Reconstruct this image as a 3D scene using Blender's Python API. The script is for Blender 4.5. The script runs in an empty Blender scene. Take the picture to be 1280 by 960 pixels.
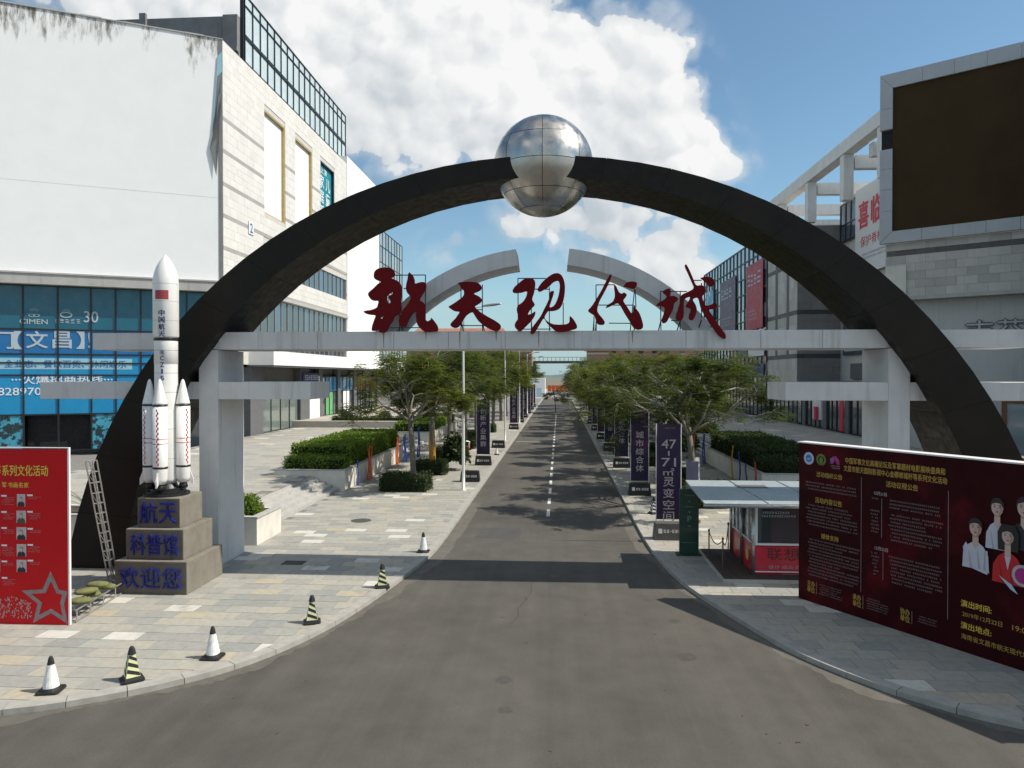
import bpy, math, random
import numpy as np
from mathutils import Vector, Matrix
random.seed(7); np.random.seed(7)
SC = bpy.context.scene
COL = SC.collection
R = math.radians

# ------------------------------------------------------------------ camera, sky, sun, exposure
cam_d = bpy.data.cameras.new('camera'); cam = bpy.data.objects.new('camera', cam_d); COL.objects.link(cam)
cam.location = (0, 0, 6.0)
cam.rotation_euler = (R(90 - 0.644), 0, R(3.793))
cam_d.sensor_width = 36; cam_d.lens = 36 * 890 / 1280
cam_d.clip_start = 0.1; cam_d.clip_end = 6000
SC.camera = cam
SUN_EL, SUN_AZ = 48.8, 1.5            # azimuth: degrees from +X towards +Y
sun_d = bpy.data.lights.new('sun', 'SUN'); sun = bpy.data.objects.new('sun', sun_d); COL.objects.link(sun)
sun_d.energy = 5.0; sun_d.angle = R(0.53); sun_d.color = (1.0, 0.935, 0.83)
sdir = Vector((math.cos(R(SUN_EL)) * math.cos(R(SUN_AZ)), math.cos(R(SUN_EL)) * math.sin(R(SUN_AZ)), math.sin(R(SUN_EL))))
sun.rotation_euler = sdir.to_track_quat('Z', 'Y').to_euler()
sun.location = sdir * 80
vs = SC.view_settings
SC.display_settings.display_device = 'sRGB'
vs.view_transform = 'Standard'; vs.look = 'None'; vs.gamma = 1.0; vs.use_curve_mapping = False
vs.exposure = 0.05
SC.render.engine = 'CYCLES'
SC.cycles.max_bounces = 5; SC.cycles.diffuse_bounces = 2; SC.cycles.glossy_bounces = 3
SC.cycles.transparent_max_bounces = 8; SC.cycles.use_denoising = True; SC.cycles.use_adaptive_sampling = True; SC.cycles.adaptive_threshold = .02
SKY_STRENGTH = 0.105

class NT:
    """short-hand for wiring shader nodes"""
    def __init__(s, tree): s.t = tree; s.n = tree.nodes; s.l = tree.links
    def node(s, typ, **kw):
        n = s.n.new(typ)
        for k, v in kw.items():
            if k.startswith('i_'): n.inputs[k[2:]].default_value = v
            elif isinstance(v, tuple) and k == 'loc': n.location = v
            else: setattr(n, k, v)
        return n
    def put(s, sock, v):
        if isinstance(v, bpy.types.NodeSocket): s.l.new(v, sock)
        else: sock.default_value = v
    def m(s, op, a, b=0.0, c=0.0, clamp=False):
        n = s.n.new('ShaderNodeMath'); n.operation = op; n.use_clamp = clamp
        s.put(n.inputs[0], a); s.put(n.inputs[1], b)
        if op in ('MULTIPLY_ADD', 'SMOOTH_MIN', 'SMOOTH_MAX'): s.put(n.inputs[2], c)
        return n.outputs[0]
    def mix(s, fac, a, b, blend='MIX'):
        n = s.n.new('ShaderNodeMix'); n.data_type = 'RGBA'; n.blend_type = blend
        s.put(n.inputs['Factor'], fac); s.put(n.inputs[6], a); s.put(n.inputs[7], b)
        return n.outputs[2]
    def ramp(s, fac, lo, hi, a=0.0, b=1.0, smooth=True):
        n = s.n.new('ShaderNodeMapRange'); n.clamp = True
        n.interpolation_type = 'SMOOTHSTEP' if smooth else 'LINEAR'
        s.put(n.inputs[0], fac); n.inputs[1].default_value = lo; n.inputs[2].default_value = hi
        n.inputs[3].default_value = a; n.inputs[4].default_value = b
        return n.outputs[0]
    def noise(s, vec, scale, detail=4.0, rough=0.55, dist=0.0, dim='3D'):
        n = s.n.new('ShaderNodeTexNoise'); n.noise_dimensions = dim; s.put(n.inputs['Vector'], vec)
        n.inputs['Scale'].default_value = scale; n.inputs['Detail'].default_value = detail
        n.inputs['Roughness'].default_value = rough; n.inputs['Distortion'].default_value = dist
        return n.outputs['Fac']
    def mapping(s, vec, scale=(1, 1, 1), loc=(0, 0, 0), rot=(0, 0, 0)):
        n = s.n.new('ShaderNodeMapping'); s.put(n.inputs['Vector'], vec)
        n.inputs['Scale'].default_value = scale; n.inputs['Location'].default_value = loc; n.inputs['Rotation'].default_value = rot
        return n.outputs[0]

def rgb(*c): return (c[0], c[1], c[2], 1.0)

def build_world():
    w = bpy.data.worlds.new('World'); SC.world = w; w.use_nodes = True
    t = w.node_tree; t.nodes.clear(); q = NT(t)
    sky = q.node('ShaderNodeTexSky', sky_type='NISHITA')
    sky.sun_disc = False; sky.sun_elevation = R(SUN_EL); sky.sun_rotation = R(90 - SUN_AZ)
    sky.air_density = 1.0; sky.dust_density = 0.4; sky.ozone_density = 1.0; sky.altitude = 20
    tc = q.node('ShaderNodeTexCoord'); d = tc.outputs['Generated']
    sep = q.node('ShaderNodeSeparateXYZ'); q.put(sep.inputs[0], d)
    dx, dy, dz = sep.outputs
    yy = q.m('MAXIMUM', dy, 0.12)
    u = q.m('DIVIDE', dx, yy); v = q.m('DIVIDE', dz, yy)
    # cumulus banks: centre and radii as slopes (sideways, upward) of the view direction
    B = [(-.27, .425, .14, .075, .9), (-.09, .42, .15, .115, 1), (.07, .415, .10, .08, 1), (.135, .435, .055, .055, .9), (-.18, .46, .14, .10, 1),
         (-.36, .48, .18, .11, 1), (.09, .345, .11, .075, 1), (.18, .295, .07, .04, .8), (.225, .283, .035, .022, .6), (0, .335, .13, .08, 1),
         (-.13, .345, .09, .05, .7), (-.30, .385, .09, .03, .35), (-.07, .51, .06, .03, .7), (-.28, .60, .25, .12, 1), (-.5, .52, .22, .11, 1),
         (.08, .20, .13, .04, .72), (.17, .18, .10, .05, .7), (.0, .215, .07, .03, .5), (.12, .14, .12, .03, .55), (-.173, .178, .032, .026, .8),
         (-.14, .19, .022, .017, .55), (-.22, .10, .12, .02, .4), (-.55, .25, .2, .08, .7), (.9, .35, .35, .08, .8), (-1.0, .45, .4, .15, .9), (.55, .09, .2, .03, .35)]
    def field(u_, v_):
        tot = None
        for cx, cy, rx, ry, a in B:
            ma = q.node('ShaderNodeVectorMath', operation='MULTIPLY_ADD'); q.put(ma.inputs[0], p)
            ma.inputs[1].default_value = (1 / rx, 1 / ry, 0); ma.inputs[2].default_value = (-cx / rx, -cy / ry, 0)
            dt = q.node('ShaderNodeVectorMath', operation='DOT_PRODUCT'); q.put(dt.inputs[0], ma.outputs[0]); q.put(dt.inputs[1], ma.outputs[0])
            e = q.m('POWER', .3679, dt.outputs['Value'])
            tot = q.m('MULTIPLY_ADD', e, a, tot if tot is not None else 0.0)
        return q.m('MINIMUM', tot, 1.5)
    cv = q.node('ShaderNodeCombineXYZ'); q.put(cv.inputs[0], u); q.put(cv.inputs[1], v)
    p = cv.outputs[0]
    f0 = field(u, v)
    def lumps(vec):
        tot = None
        for sc, am in ((9, .55), (23, .34)):
            vo = q.node('ShaderNodeTexVoronoi', feature='F1', voronoi_dimensions='2D'); q.put(vo.inputs['Vector'], vec)
            vo.inputs['Scale'].default_value = sc
            g = q.m('MULTIPLY_ADD', vo.outputs['Distance'], -am * 1.6, am * .62)
            tot = g if tot is None else q.m('ADD', tot, g)
        return tot
    warp = q.noise(p, 11, 3, .6, dim='2D')
    wv = q.node('ShaderNodeVectorMath', operation='ADD'); q.put(wv.inputs[0], p)
    wc = q.node('ShaderNodeCombineXYZ'); q.put(wc.inputs[0], q.m('MULTIPLY_ADD', warp, .08, -.04)); q.put(wc.inputs[1], q.m('MULTIPLY_ADD', warp, -.05, .025)); q.put(wv.inputs[1], wc.outputs[0])
    pw = wv.outputs[0]
    n1 = lumps(pw)
    n2 = lumps(q.mapping(pw, loc=(.010, .013, 0)))      # the same lumps, a step towards the sun
    soft = q.noise(p, 6.5, 7, .6, dim='2D')
    rag = q.m('ADD', q.m('MULTIPLY', n1, 1.1), q.m('MULTIPLY_ADD', soft, 1.5, -.78))
    dens_front = q.m('MULTIPLY_ADD', rag, q.ramp(f0, .12, .5), f0)
    # elsewhere: the same kind of broken cloud all round
    n3 = q.noise(q.mapping(d, scale=(1, 1, 1.8)), 3.2, 3, 0.55)
    dens_rest = q.m('MULTIPLY_ADD', n3, 3.2, -1.25)
    front = q.ramp(dy, 0.2, 0.45)
    dens = q.m('ADD', q.m('MULTIPLY', dens_front, front), q.m('MULTIPLY', dens_rest, q.m('SUBTRACT', 1.0, front)))
    mask = q.ramp(dens, 0.46, 0.62)
    thin = q.ramp(dens, 0.12, 0.55, 0, .45)
    mask = q.m('MAXIMUM', mask, thin)
    mask = q.m('MULTIPLY', mask, q.ramp(dz, 0.0, 0.06))
    lit = q.m('ADD', q.m('MULTIPLY_ADD', q.m('SUBTRACT', n1, n2), 1.0, 0.53), q.m('MULTIPLY_ADD', soft, 1.5, -.75))
    lit = q.m('ADD', lit, q.m('MULTIPLY_ADD', f0, .28, -.22))
    lit = q.m('ADD', lit, q.m('MULTIPLY_ADD', v, 1.1, -.34))
    lit = q.m('ADD', lit, q.m('MULTIPLY_ADD', u, .55, .03), clamp=True)
    k = 1.0 / SKY_STRENGTH
    ccol = q.mix(lit, rgb(.50 * k, .56 * k, .61 * k), rgb(.90 * k, .905 * k, .90 * k))
    blue = q.mix(1.0, sky.outputs[0], rgb(1.0, 1.19, 1.17), 'MULTIPLY')
    blue = q.mix(q.ramp(dz, .0, .16, .8, .0), blue, rgb(.36 * k, .52 * k, .60 * k))      # pale haze low over the horizon
    col = q.mix(mask, blue, ccol)
    bg = q.node('ShaderNodeBackground'); q.put(bg.inputs[0], col); bg.inputs[1].default_value = SKY_STRENGTH
    out = q.node('ShaderNodeOutputWorld'); q.l.new(bg.outputs[0], out.inputs[0])
build_world()
SC.world.cycles.sampling_method = 'MANUAL'; SC.world.cycles.sample_map_resolution = 256

# ------------------------------------------------------------------ materials
MATS = {}
def mat(name, color, rough=0.6, metal=0.0, var=0.12, scale=2.0, bump=0.0, bscale=40.0, streak=0.0, streak_col=None,
        coat=0.0, tint=False, emit=None, color2=None, c2scale=1.0, c2lo=.5, c2hi=.65, spec=0.5, trans=0.0, tones=None, objrand=0.0, topmould=0.0, tracks=0.0):
    """principled material whose base colour varies with world-space noise; streak = rain marks that run down"""
    if name in MATS: return MATS[name]
    m = bpy.data.materials.new(name); m.use_nodes = True; t = m.node_tree; t.nodes.clear(); q = NT(t)
    out = q.node('ShaderNodeOutputMaterial'); b = q.node('ShaderNodeBsdfPrincipled'); q.l.new(b.outputs[0], out.inputs[0])
    geo = q.node('ShaderNodeNewGeometry'); pos = geo.outputs['Position']
    base = rgb(*color)
    if tones:                                        # per-piece tone, picked by the "tint" attribute
        at = q.node('ShaderNodeAttribute', attribute_name='tint', attribute_type='GEOMETRY')
        rp = q.node('ShaderNodeValToRGB'); rp.color_ramp.interpolation = 'CONSTANT'
        els = rp.color_ramp.elements
        while len(els) < len(tones): els.new(0.5)
        for i, c in enumerate(tones):
            els[i].position = i / len(tones); els[i].color = rgb(*c)
        q.put(rp.inputs[0], at.outputs['Fac']); base = rp.outputs[0]
    if color2:
        base = q.mix(q.ramp(q.noise(pos, c2scale, 5, .6), c2lo, c2hi), base, rgb(*color2))
    if var:
        n = q.noise(pos, scale, 6, .62)
        base = q.mix(1.0, base, q.mix(q.ramp(n, .25, .75, smooth=False), rgb(1 - var, 1 - var, 1 - var), rgb(1 + var, 1 + var, 1 + var)), 'MULTIPLY')
    if objrand:
        oi = q.node('ShaderNodeObjectInfo')
        g = q.m('MULTIPLY_ADD', oi.outputs['Random'], 2 * objrand, 1 - objrand)
        cb = q.node('ShaderNodeCombineXYZ'); [q.put(cb.inputs[i], g) for i in range(3)]
        base = q.mix(1.0, base, cb.outputs[0], 'MULTIPLY')
    if topmould:                                     # black mould creeping down from the parapet
        sp = q.node('ShaderNodeSeparateXYZ'); q.put(sp.inputs[0], pos)
        hgt = q.m('SUBTRACT', topmould, sp.outputs[2])
        big = q.noise(q.mapping(pos, scale=(1, 1, .25)), .32, 3, .5); fine = q.noise(q.mapping(pos, scale=(1.6, 1.6, .35)), 1.5, 6, .7)
        reach = q.m('MULTIPLY_ADD', big, 13.0, -4.9)
        mm = q.m('ADD', q.m('DIVIDE', q.m('SUBTRACT', reach, hgt), 2.2), q.m('MULTIPLY_ADD', fine, 2.6, -1.5))
        mm = q.ramp(mm, 0, 1.0, 0, .95)
        base = q.mix(q.m('MULTIPLY', mm, q.ramp(fine, .35, .62)), base, rgb(.13, .115, .085))
    if tracks:                                       # long faint wheel tracks and dusty bands along the street
        tn_ = q.noise(q.mapping(pos, scale=(1.1, .035, 1)), 1.0, 5, .65)
        base = q.mix(1.0, base, q.mix(q.ramp(tn_, .3, .7, smooth=False), rgb(1 - tracks, 1 - tracks, 1 - tracks), rgb(1 + tracks, 1 + tracks * .96, 1 + tracks * .88)), 'MULTIPLY')
        gr = q.noise(pos, 30, 5, .8)
        base = q.mix(1.0, base, q.mix(q.ramp(gr, .3, .7, smooth=False), rgb(.82, .82, .82), rgb(1.2, 1.19, 1.17)), 'MULTIPLY')
    if streak:
        sn = q.noise(q.mapping(pos, scale=(1.3, 1.3, .07)), 3.0, 5, .6)
        base = q.mix(q.m('MULTIPLY', q.ramp(sn, .52, .78), streak), base, rgb(*(streak_col or (color[0] * .35, color[1] * .32, color[2] * .28))))
    q.put(b.inputs['Base Color'], base)
    b.inputs['Roughness'].default_value = rough; b.inputs['Metallic'].default_value = metal
    b.inputs['Specular IOR Level'].default_value = spec
    b.inputs['Coat Weight'].default_value = coat; b.inputs['Coat Roughness'].default_value = .06
    if rough < .9 and var:
        q.put(b.inputs['Roughness'], q.ramp(q.noise(pos, scale * 3, 4), .3, .7, max(.02, rough - .08), min(1, rough + .1)))
    if emit:
        b.inputs['Emission Color'].default_value = rgb(*emit[0]); b.inputs['Emission Strength'].default_value = emit[1]
    if bump:
        bp = q.node('ShaderNodeBump'); bp.inputs['Strength'].default_value = bump; bp.inputs['Distance'].default_value = .02
        q.put(bp.inputs['Height'], q.noise(pos, bscale, 5, .6)); q.l.new(bp.outputs[0], b.inputs['Normal'])
    MATS[name] = m
    return m

def leaf_mat(name, a, b_, rough=.55, trans=.35):
    m = bpy.data.materials.new(name); m.use_nodes = True; t = m.node_tree; t.nodes.clear(); q = NT(t)
    out = q.node('ShaderNodeOutputMaterial'); b = q.node('ShaderNodeBsdfPrincipled')
    geo = q.node('ShaderNodeNewGeometry')
    oi = q.node('ShaderNodeObjectInfo')
    n = q.noise(geo.outputs['Position'], 1.1, 5, .7)
    n2 = q.noise(geo.outputs['Position'], 9, 3, .6)
    f = q.m('ADD', q.m('MULTIPLY_ADD', n, 1.6, -.5), q.m('MULTIPLY_ADD', n2, .7, -.35))
    f = q.m('ADD', f, q.m('MULTIPLY_ADD', oi.outputs['Random'], .4, -.2), clamp=True)
    col = q.mix(f, rgb(*a), rgb(*b_))
    q.put(b.inputs['Base Color'], col); b.inputs['Roughness'].default_value = rough; b.inputs['Specular IOR Level'].default_value = .35
    tr = q.node('ShaderNodeBsdfTranslucent'); q.put(tr.inputs[0], q.mix(1.0, col, rgb(1.3, 1.35, .6), 'MULTIPLY'))
    mx = q.node('ShaderNodeMixShader'); mx.inputs[0].default_value = trans
    q.l.new(b.outputs[0], mx.inputs[1]); q.l.new(tr.outputs[0], mx.inputs[2]); q.l.new(mx.outputs[0], out.inputs[0])
    MATS[name] = m
    return m

def glass_mat(name, tintc, rough=.04, dark=.02):
    """window glass as seen from outside by day: dark room behind, sky mirrored on it"""
    return mat(name, tintc, rough=rough, var=.10, scale=.35, spec=.9, coat=.8)

# ------------------------------------------------------------------ mesh helpers
class MB:
    def __init__(s): s.v = []; s.f = []; s.tint = []
    def add(s, verts, faces, tint=0.0):
        o = len(s.v); s.v += [tuple(p) for p in verts]; s.f += [tuple(i + o for i in f) for f in faces]; s.tint += [tint] * len(faces)
        return s
    def box(s, x0, x1, y0, y1, z0, z1, tint=0.0):
        v = [(x0, y0, z0), (x1, y0, z0), (x1, y1, z0), (x0, y1, z0), (x0, y0, z1), (x1, y0, z1), (x1, y1, z1), (x0, y1, z1)]
        return s.add(v, [(0, 3, 2, 1), (4, 5, 6, 7), (0, 1, 5, 4), (1, 2, 6, 5), (2, 3, 7, 6), (3, 0, 4, 7)], tint)
    def prism(s, poly, z0, z1, tint=0.0, cap0=True):
        """poly: counter-clockwise xy outline, extruded in z"""
        n = len(poly)
        v = [(p[0], p[1], z0) for p in poly] + [(p[0], p[1], z1) for p in poly]
        f = [tuple(range(n, 2 * n))] + ([tuple(reversed(range(n)))] if cap0 else [])
        f += [(i, (i + 1) % n, n + (i + 1) % n, n + i) for i in range(n)]
        return s.add(v, f, tint)
    def tube(s, pts, radii, seg=8, cap=True, tint=0.0):
        pts = [Vector(p) for p in pts]
        if not hasattr(radii, '__len__'): radii = [radii] * len(pts)
        o = len(s.v); n = len(pts); ref = None
        for i, p in enumerate(pts):
            d = (pts[min(i + 1, n - 1)] - pts[max(i - 1, 0)]).normalized()
            if ref is None: ref = d.orthogonal().normalized()
            a = (ref - d * ref.dot(d)).normalized() if (ref - d * ref.dot(d)).length > 1e-5 else d.orthogonal().normalized()
            b = d.cross(a); ref = a
            for k in range(seg):
                t = 2 * math.pi * k / seg
                s.v.append(tuple(p + (a * math.cos(t) + b * math.sin(t)) * radii[i]))
        for i in range(n - 1):
            for k in range(seg):
                s.f.append((o + i * seg + k, o + i * seg + (k + 1) % seg, o + (i + 1) * seg + (k + 1) % seg, o + (i + 1) * seg + k)); s.tint.append(tint)
        if cap:
            s.f.append(tuple(o + k for k in reversed(range(seg)))); s.f.append(tuple(o + (n - 1) * seg + k for k in range(seg))); s.tint += [tint, tint]
        return s
    def lathe(s, prof, cx=0, cy=0, seg=24, tint=0.0, a0=0.0):
        """prof: (radius, z) from bottom to top"""
        o = len(s.v)
        for r, z in prof:
            for k in range(seg):
                t = a0 + 2 * math.pi * k / seg; s.v.append((cx + r * math.cos(t), cy + r * math.sin(t), z))
        n = len(prof)
        for i in range(n - 1):
            for k in range(seg):
                s.f.append((o + i * seg + k, o + i * seg + (k + 1) % seg, o + (i + 1) * seg + (k + 1) % seg, o + (i + 1) * seg + k)); s.tint.append(tint)
        s.f.append(tuple(o + k for k in reversed(range(seg)))); s.f.append(tuple(o + (n - 1) * seg + k for k in range(seg))); s.tint += [tint, tint]
        return s
    def bar(s, a, b, w=.04, h=None):
        """square bar from a to b"""
        a = Vector(a); b = Vector(b); h = h or w; d = (b - a).normalized()
        up = Vector((0, 0, 1)) if abs(d.z) < .95 else Vector((0, 1, 0))
        x = d.cross(up).normalized() * w / 2; y = x.cross(d).normalized() * h / 2
        v = [a - x - y, a + x - y, a + x + y, a - x + y, b - x - y, b + x - y, b + x + y, b - x + y]
        return s.add(v, [(0, 1, 2, 3), (7, 6, 5, 4), (0, 4, 5, 1), (1, 5, 6, 2), (2, 6, 7, 3), (3, 7, 4, 0)])
    def mesh(s, name, material=None, tinted=False, smooth=False):
        me = bpy.data.meshes.new(name); me.from_pydata(s.v, [], s.f)
        if tinted:
            at = me.attributes.new('tint', 'FLOAT', 'FACE'); at.data.foreach_set('value', s.tint)
        if smooth: me.polygons.foreach_set('use_smooth', [True] * len(me.polygons))
        if material: me.materials.append(MATS[material] if isinstance(material, str) else material)
        me.update(); return me
    def build(s, name, material, parent=None, tinted=False, smooth=False):
        return link(name, s.mesh(name, material, tinted, smooth), parent)

def link(name, me, parent=None, loc=None, rot=None):
    o = bpy.data.objects.new(name, me); COL.objects.link(o)
    if parent: o.parent = parent
    if loc: o.location = loc
    if rot: o.rotation_euler = rot
    return o
def tag(o, label=None, cat=None, group=None, kind=None):
    if label: o['label'] = label
    if cat: o['category'] = cat
    if group: o['group'] = group
    if kind: o['kind'] = kind
    return o
def thing(name, label, cat, loc=(0, 0, 0), rz=0, group=None):
    o = bpy.data.objects.new(name, None); COL.objects.link(o); o.location = loc; o.rotation_euler = (0, 0, rz)
    o.empty_display_size = .2
    return tag(o, label, cat, group)
def copy_tree(o, parent=None):
    c = o.copy(); COL.objects.link(c); c.parent = parent
    for ch in list(o.children): copy_tree(ch, c)
    return c
def set_mat(o, name):
    if not o.data.materials: o.data.materials.append(MATS[name])
    o.material_slots[0].link = 'OBJECT'; o.material_slots[0].material = MATS[name]

def bevel(o, w=.02, seg=2):
    md = o.modifiers.new('bevel', 'BEVEL'); md.width = w; md.segments = seg; md.limit_method = 'ANGLE'
    return o

# flat lettering: text turned into a mesh, scaled to a width and height, laid on a plane
TXT = {}
def glyphs(s, bold=0.0, res=2):
    key = (s, bold, res)
    if key in TXT: return TXT[key]
    c = bpy.data.curves.new('lettering', 'FONT'); c.body = s; c.resolution_u = res; c.offset = bold; c.align_x = 'CENTER'
    c.space_line = .95
    o = bpy.data.objects.new('lettering', c)
    me = bpy.data.meshes.new_from_object(o)
    bpy.data.objects.remove(o); bpy.data.curves.remove(c)
    v = np.zeros(len(me.vertices) * 3); me.vertices.foreach_get('co', v); v = v.reshape(-1, 3)
    f = [tuple(p.vertices) for p in me.polygons]; bpy.data.meshes.remove(me)
    if len(v):
        lo, hi = v.min(0), v.max(0); v = (v - (lo + hi) / 2) / np.maximum(hi - lo, 1e-6)
    TXT[key] = (v, f); return TXT[key]

class Plane:
    """a vertical plane: origin, unit direction along it (to the right as read), outward normal"""
    def __init__(s, o, d):
        s.o = Vector(o); s.d = Vector((d[0], d[1], 0)).normalized(); s.n = Vector((s.d.y, -s.d.x, 0))
    def p(s, a, z, out=0.0): return s.o + s.d * a + Vector((0, 0, z)) + s.n * out
    def quad(s, mb, a0, a1, z0, z1, out, t=0.0, tint=0.0):
        """a panel from out-t to out"""
        if t <= 0: return mb.add([s.p(a0, z0, out), s.p(a1, z0, out), s.p(a1, z1, out), s.p(a0, z1, out)], [(0, 1, 2, 3)], tint)
        v = [s.p(a, z, k) for k in (out, out - t) for a, z in ((a0, z0), (a1, z0), (a1, z1), (a0, z1))]
        return mb.add(v, [(0, 1, 2, 3), (7, 6, 5, 4), (0, 4, 5, 1), (1, 5, 6, 2), (2, 6, 7, 3), (3, 7, 4, 0)], tint)
    def poly(s, mb, pts, out): return mb.add([s.p(a, z, out) for a, z in pts], [tuple(range(len(pts)))])
    def text(s, st, a, z, w, h, out, bold=.02, mb=None):
        v, f = glyphs(st, 0, 3); mb = mb or MB(); k = bold * h * .55 / max(1, st.count('\n') + 1)
        for i, (ex, ez) in enumerate(((0, 0), (-k, 0), (k, 0), (0, -k * .8), (0, k * .8)) if bold > .005 else ((0, 0),)):
            mb.add([s.p(a + x * w + ex, z + y * h + ez, out + .0004 * i) for x, y, _ in v], f)
        return mb
def fineprint(pl, a0, a1, ztop, zbot, line, out, seed, mb=None, gap=.45, ragged=True):
    """rows of print too small to read: little strokes in lines"""
    rn = random.Random(seed); mb = mb or MB(); z = ztop
    while z - line * .6 > zbot:
        a = a0 + (rn.random() * .1 if ragged else 0); end = a1 - (rn.random() * .35 * (a1 - a0) if ragged and rn.random() < .4 else 0)
        hh = line * (1 - gap)
        while a < end:
            w = hh * rn.uniform(.7, .95)
            for k in range(3):
                zz = z - hh * (k + rn.random() * .5) / 3
                pl.quad(mb, a + w * rn.uniform(0, .2), a + w * rn.uniform(.75, 1), zz - hh * .15, zz, out)
            a += w * 1.25 + (hh if rn.random() < .06 else 0)
        z -= line
    return mb
# ------------------------------------------------------------------ the materials of the place
mat('asphalt', (.098, .092, .081), .9, var=.14, scale=1.2, bump=.6, bscale=90, color2=(.083, .078, .069), c2scale=.22, c2lo=.42, c2hi=.66, spec=.3, tracks=.14)
mat('road_dust', (.118, .109, .092), .95, var=.2, scale=3, tracks=.1)
mat('crack', (.035, .033, .030), .95, var=.2)
mat('oil', (.066, .061, .054), .7, var=.2, scale=9)
mat('asphalt_new', (.072, .069, .064), .9, var=.15, scale=2, bump=.5, bscale=90, tracks=.06)
mat('dirt', (.16, .14, .10), .95, var=.25, scale=.05)
mat('joint', (.20, .19, .175), .95, var=.18, scale=2.5)
mat('paver', (.3, .3, .3), .8, var=.14, scale=6, bump=.12, bscale=60, color2=(.25, .235, .20), c2scale=.7, c2lo=.55, c2hi=.8,
    tones=[(.31, .302, .272), (.355, .343, .302), (.38, .354, .295), (.325, .314, .277), (.41, .362, .275), (.56, .54, .48), (.278, .284, .262), (.37, .346, .294)])
mat('kerb', (.36, .345, .31), .85, var=.2, scale=3, bump=.2, bscale=50)
mat('granite_step', (.42, .41, .385), .8, var=.16, scale=3, bump=.1)
mat('road_paint', (.62, .61, .57), .75, var=.25, scale=7)
mat('white_concrete', (.60, .60, .59), .75, var=.10, scale=1.1, bump=.06, streak=.5, streak_col=(.24, .22, .19))
mat('cream_wall', (.66, .63, .56), .8, var=.12, scale=1.5, bump=.08, streak=.25, streak_col=(.4, .36, .3))
mat('arch_metal', (.0125, .0092, .0062), .42, var=.2, scale=1.4, spec=.2, color2=(.018, .012, .0075), c2scale=.4, c2lo=.4, c2hi=.7)
mat('steel_panel', (.55, .535, .50), .30, metal=1.0, var=.12, scale=.8, color2=(.36, .29, .21), c2scale=1.1, c2lo=.46, c2hi=.8)
mat('dark_gap', (.02, .02, .02), .9, var=0)
mat('sign_red', (.135, .004, .007), .7, var=.12, scale=3, spec=.15)
mat('sign_red_edge', (.22, .012, .014), .5, var=.1)
mat('frame_steel', (.035, .045, .05), .5, metal=.3, var=.2)
mat('rust', (.30, .22, .13), .9, var=.3, scale=8)
mat('rocket_white', (.78, .77, .74), .4, var=.06, scale=2, coat=.2, streak=.22, streak_col=(.52, .43, .31))
mat('rocket_black', (.012, .012, .014), .4, var=.1)
mat('rocket_red', (.45, .02, .03), .45, var=.1)
mat('flag_red', (.36, .05, .06), .5, var=.12)
mat('rocket_blue', (.02, .03, .16), .45, var=.05)
mat('nozzle', (.03, .03, .032), .45, metal=.5, var=.2)
mat('plinth_front', (.12, .11, .092), .45, var=.2, scale=4, spec=.5, color2=(.085, .078, .066), c2scale=2)
mat('plinth_blue', (.010, .022, .22), .4, var=.15, scale=5)
mat('cone_black', (.016, .016, .017), .6, var=.2, scale=8)
mat('cone_white', (.72, .72, .70), .55, var=.12, scale=10)
mat('cone_yellow', (.66, .66, .36), .5, var=.12, scale=10)
mat('vinyl_red', (.54, .004, .008), .5, var=.06, scale=1.5, spec=.25)
mat('vinyl_maroon', (.032, .0015, .003), .55, var=.12, scale=1.2, spec=.12, color2=(.12, .005, .008), c2scale=.55, c2lo=.5, c2hi=.75)
mat('print_yellow', (.75, .50, .06), .5, var=.03)
mat('print_gold', (.52, .33, .06), .5, var=.05)
mat('print_white', (.78, .76, .74), .5, var=.03)
mat('print_pink', (.42, .28, .27), .5, var=.05)
mat('print_grey', (.26, .21, .21), .5, var=.3, scale=9)
mat('print_lightgrey', (.50, .44, .44), .5, var=.2, scale=9)
mat('skin_print', (.62, .43, .36), .5, var=.05)
mat('skin_shade', (.42, .26, .20), .5, var=.05)
mat('dress_shade', (.40, .385, .45), .5, var=.08)
mat('red_shade', (.33, .006, .01), .5, var=.08)
mat('hair_print', (.018, .014, .014), .5, var=.1)
mat('dress_print', (.58, .56, .62), .5, var=.06, scale=5)
mat('red_suit_print', (.55, .01, .015), .5, var=.08)
mat('dark_suit_print', (.02, .02, .025), .5, var=.1)
mat('army_print', (.05, .08, .03), .5, var=.1)
mat('logo_blue', (.05, .18, .5), .5, var=.05)
mat('logo_paleblue', (.45, .58, .72), .5, var=.05)
mat('logo_green', (.12, .22, .04), .5, var=.1)
mat('logo_magenta', (.40, .02, .20), .5, var=.1)
mat('alu_truss', (.48, .48, .47), .4, metal=.7, var=.15)
mat('sandbag', (.16, .17, .06), .9, var=.25, scale=6, bump=.3, bscale=60)
mat('render_white', (.90, .905, .90), .8, var=.025, scale=.6, bump=.04, topmould=33.0)
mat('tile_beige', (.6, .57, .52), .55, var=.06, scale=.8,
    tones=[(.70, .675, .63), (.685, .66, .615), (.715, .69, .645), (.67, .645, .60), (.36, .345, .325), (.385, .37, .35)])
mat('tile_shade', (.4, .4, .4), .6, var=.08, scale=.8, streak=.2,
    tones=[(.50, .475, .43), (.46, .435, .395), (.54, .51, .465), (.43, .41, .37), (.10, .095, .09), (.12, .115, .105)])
mat('grout', (.55, .525, .49), .9, var=.1)
mat('mould', (.09, .075, .055), .95, var=.3, scale=6)
mat('concrete_grey', (.20, .205, .21), .85, var=.22, scale=.7, streak=.6, streak_col=(.08, .08, .08), bump=.08)
mat('fascia', (.44, .43, .40), .7, var=.12, scale=1, streak=.3, streak_col=(.2, .19, .17))
mat('mullion', (.022, .026, .032), .4, metal=.3, var=.1)
mat('mullion_pale', (.30, .31, .32), .5, metal=.2, var=.1)
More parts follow.
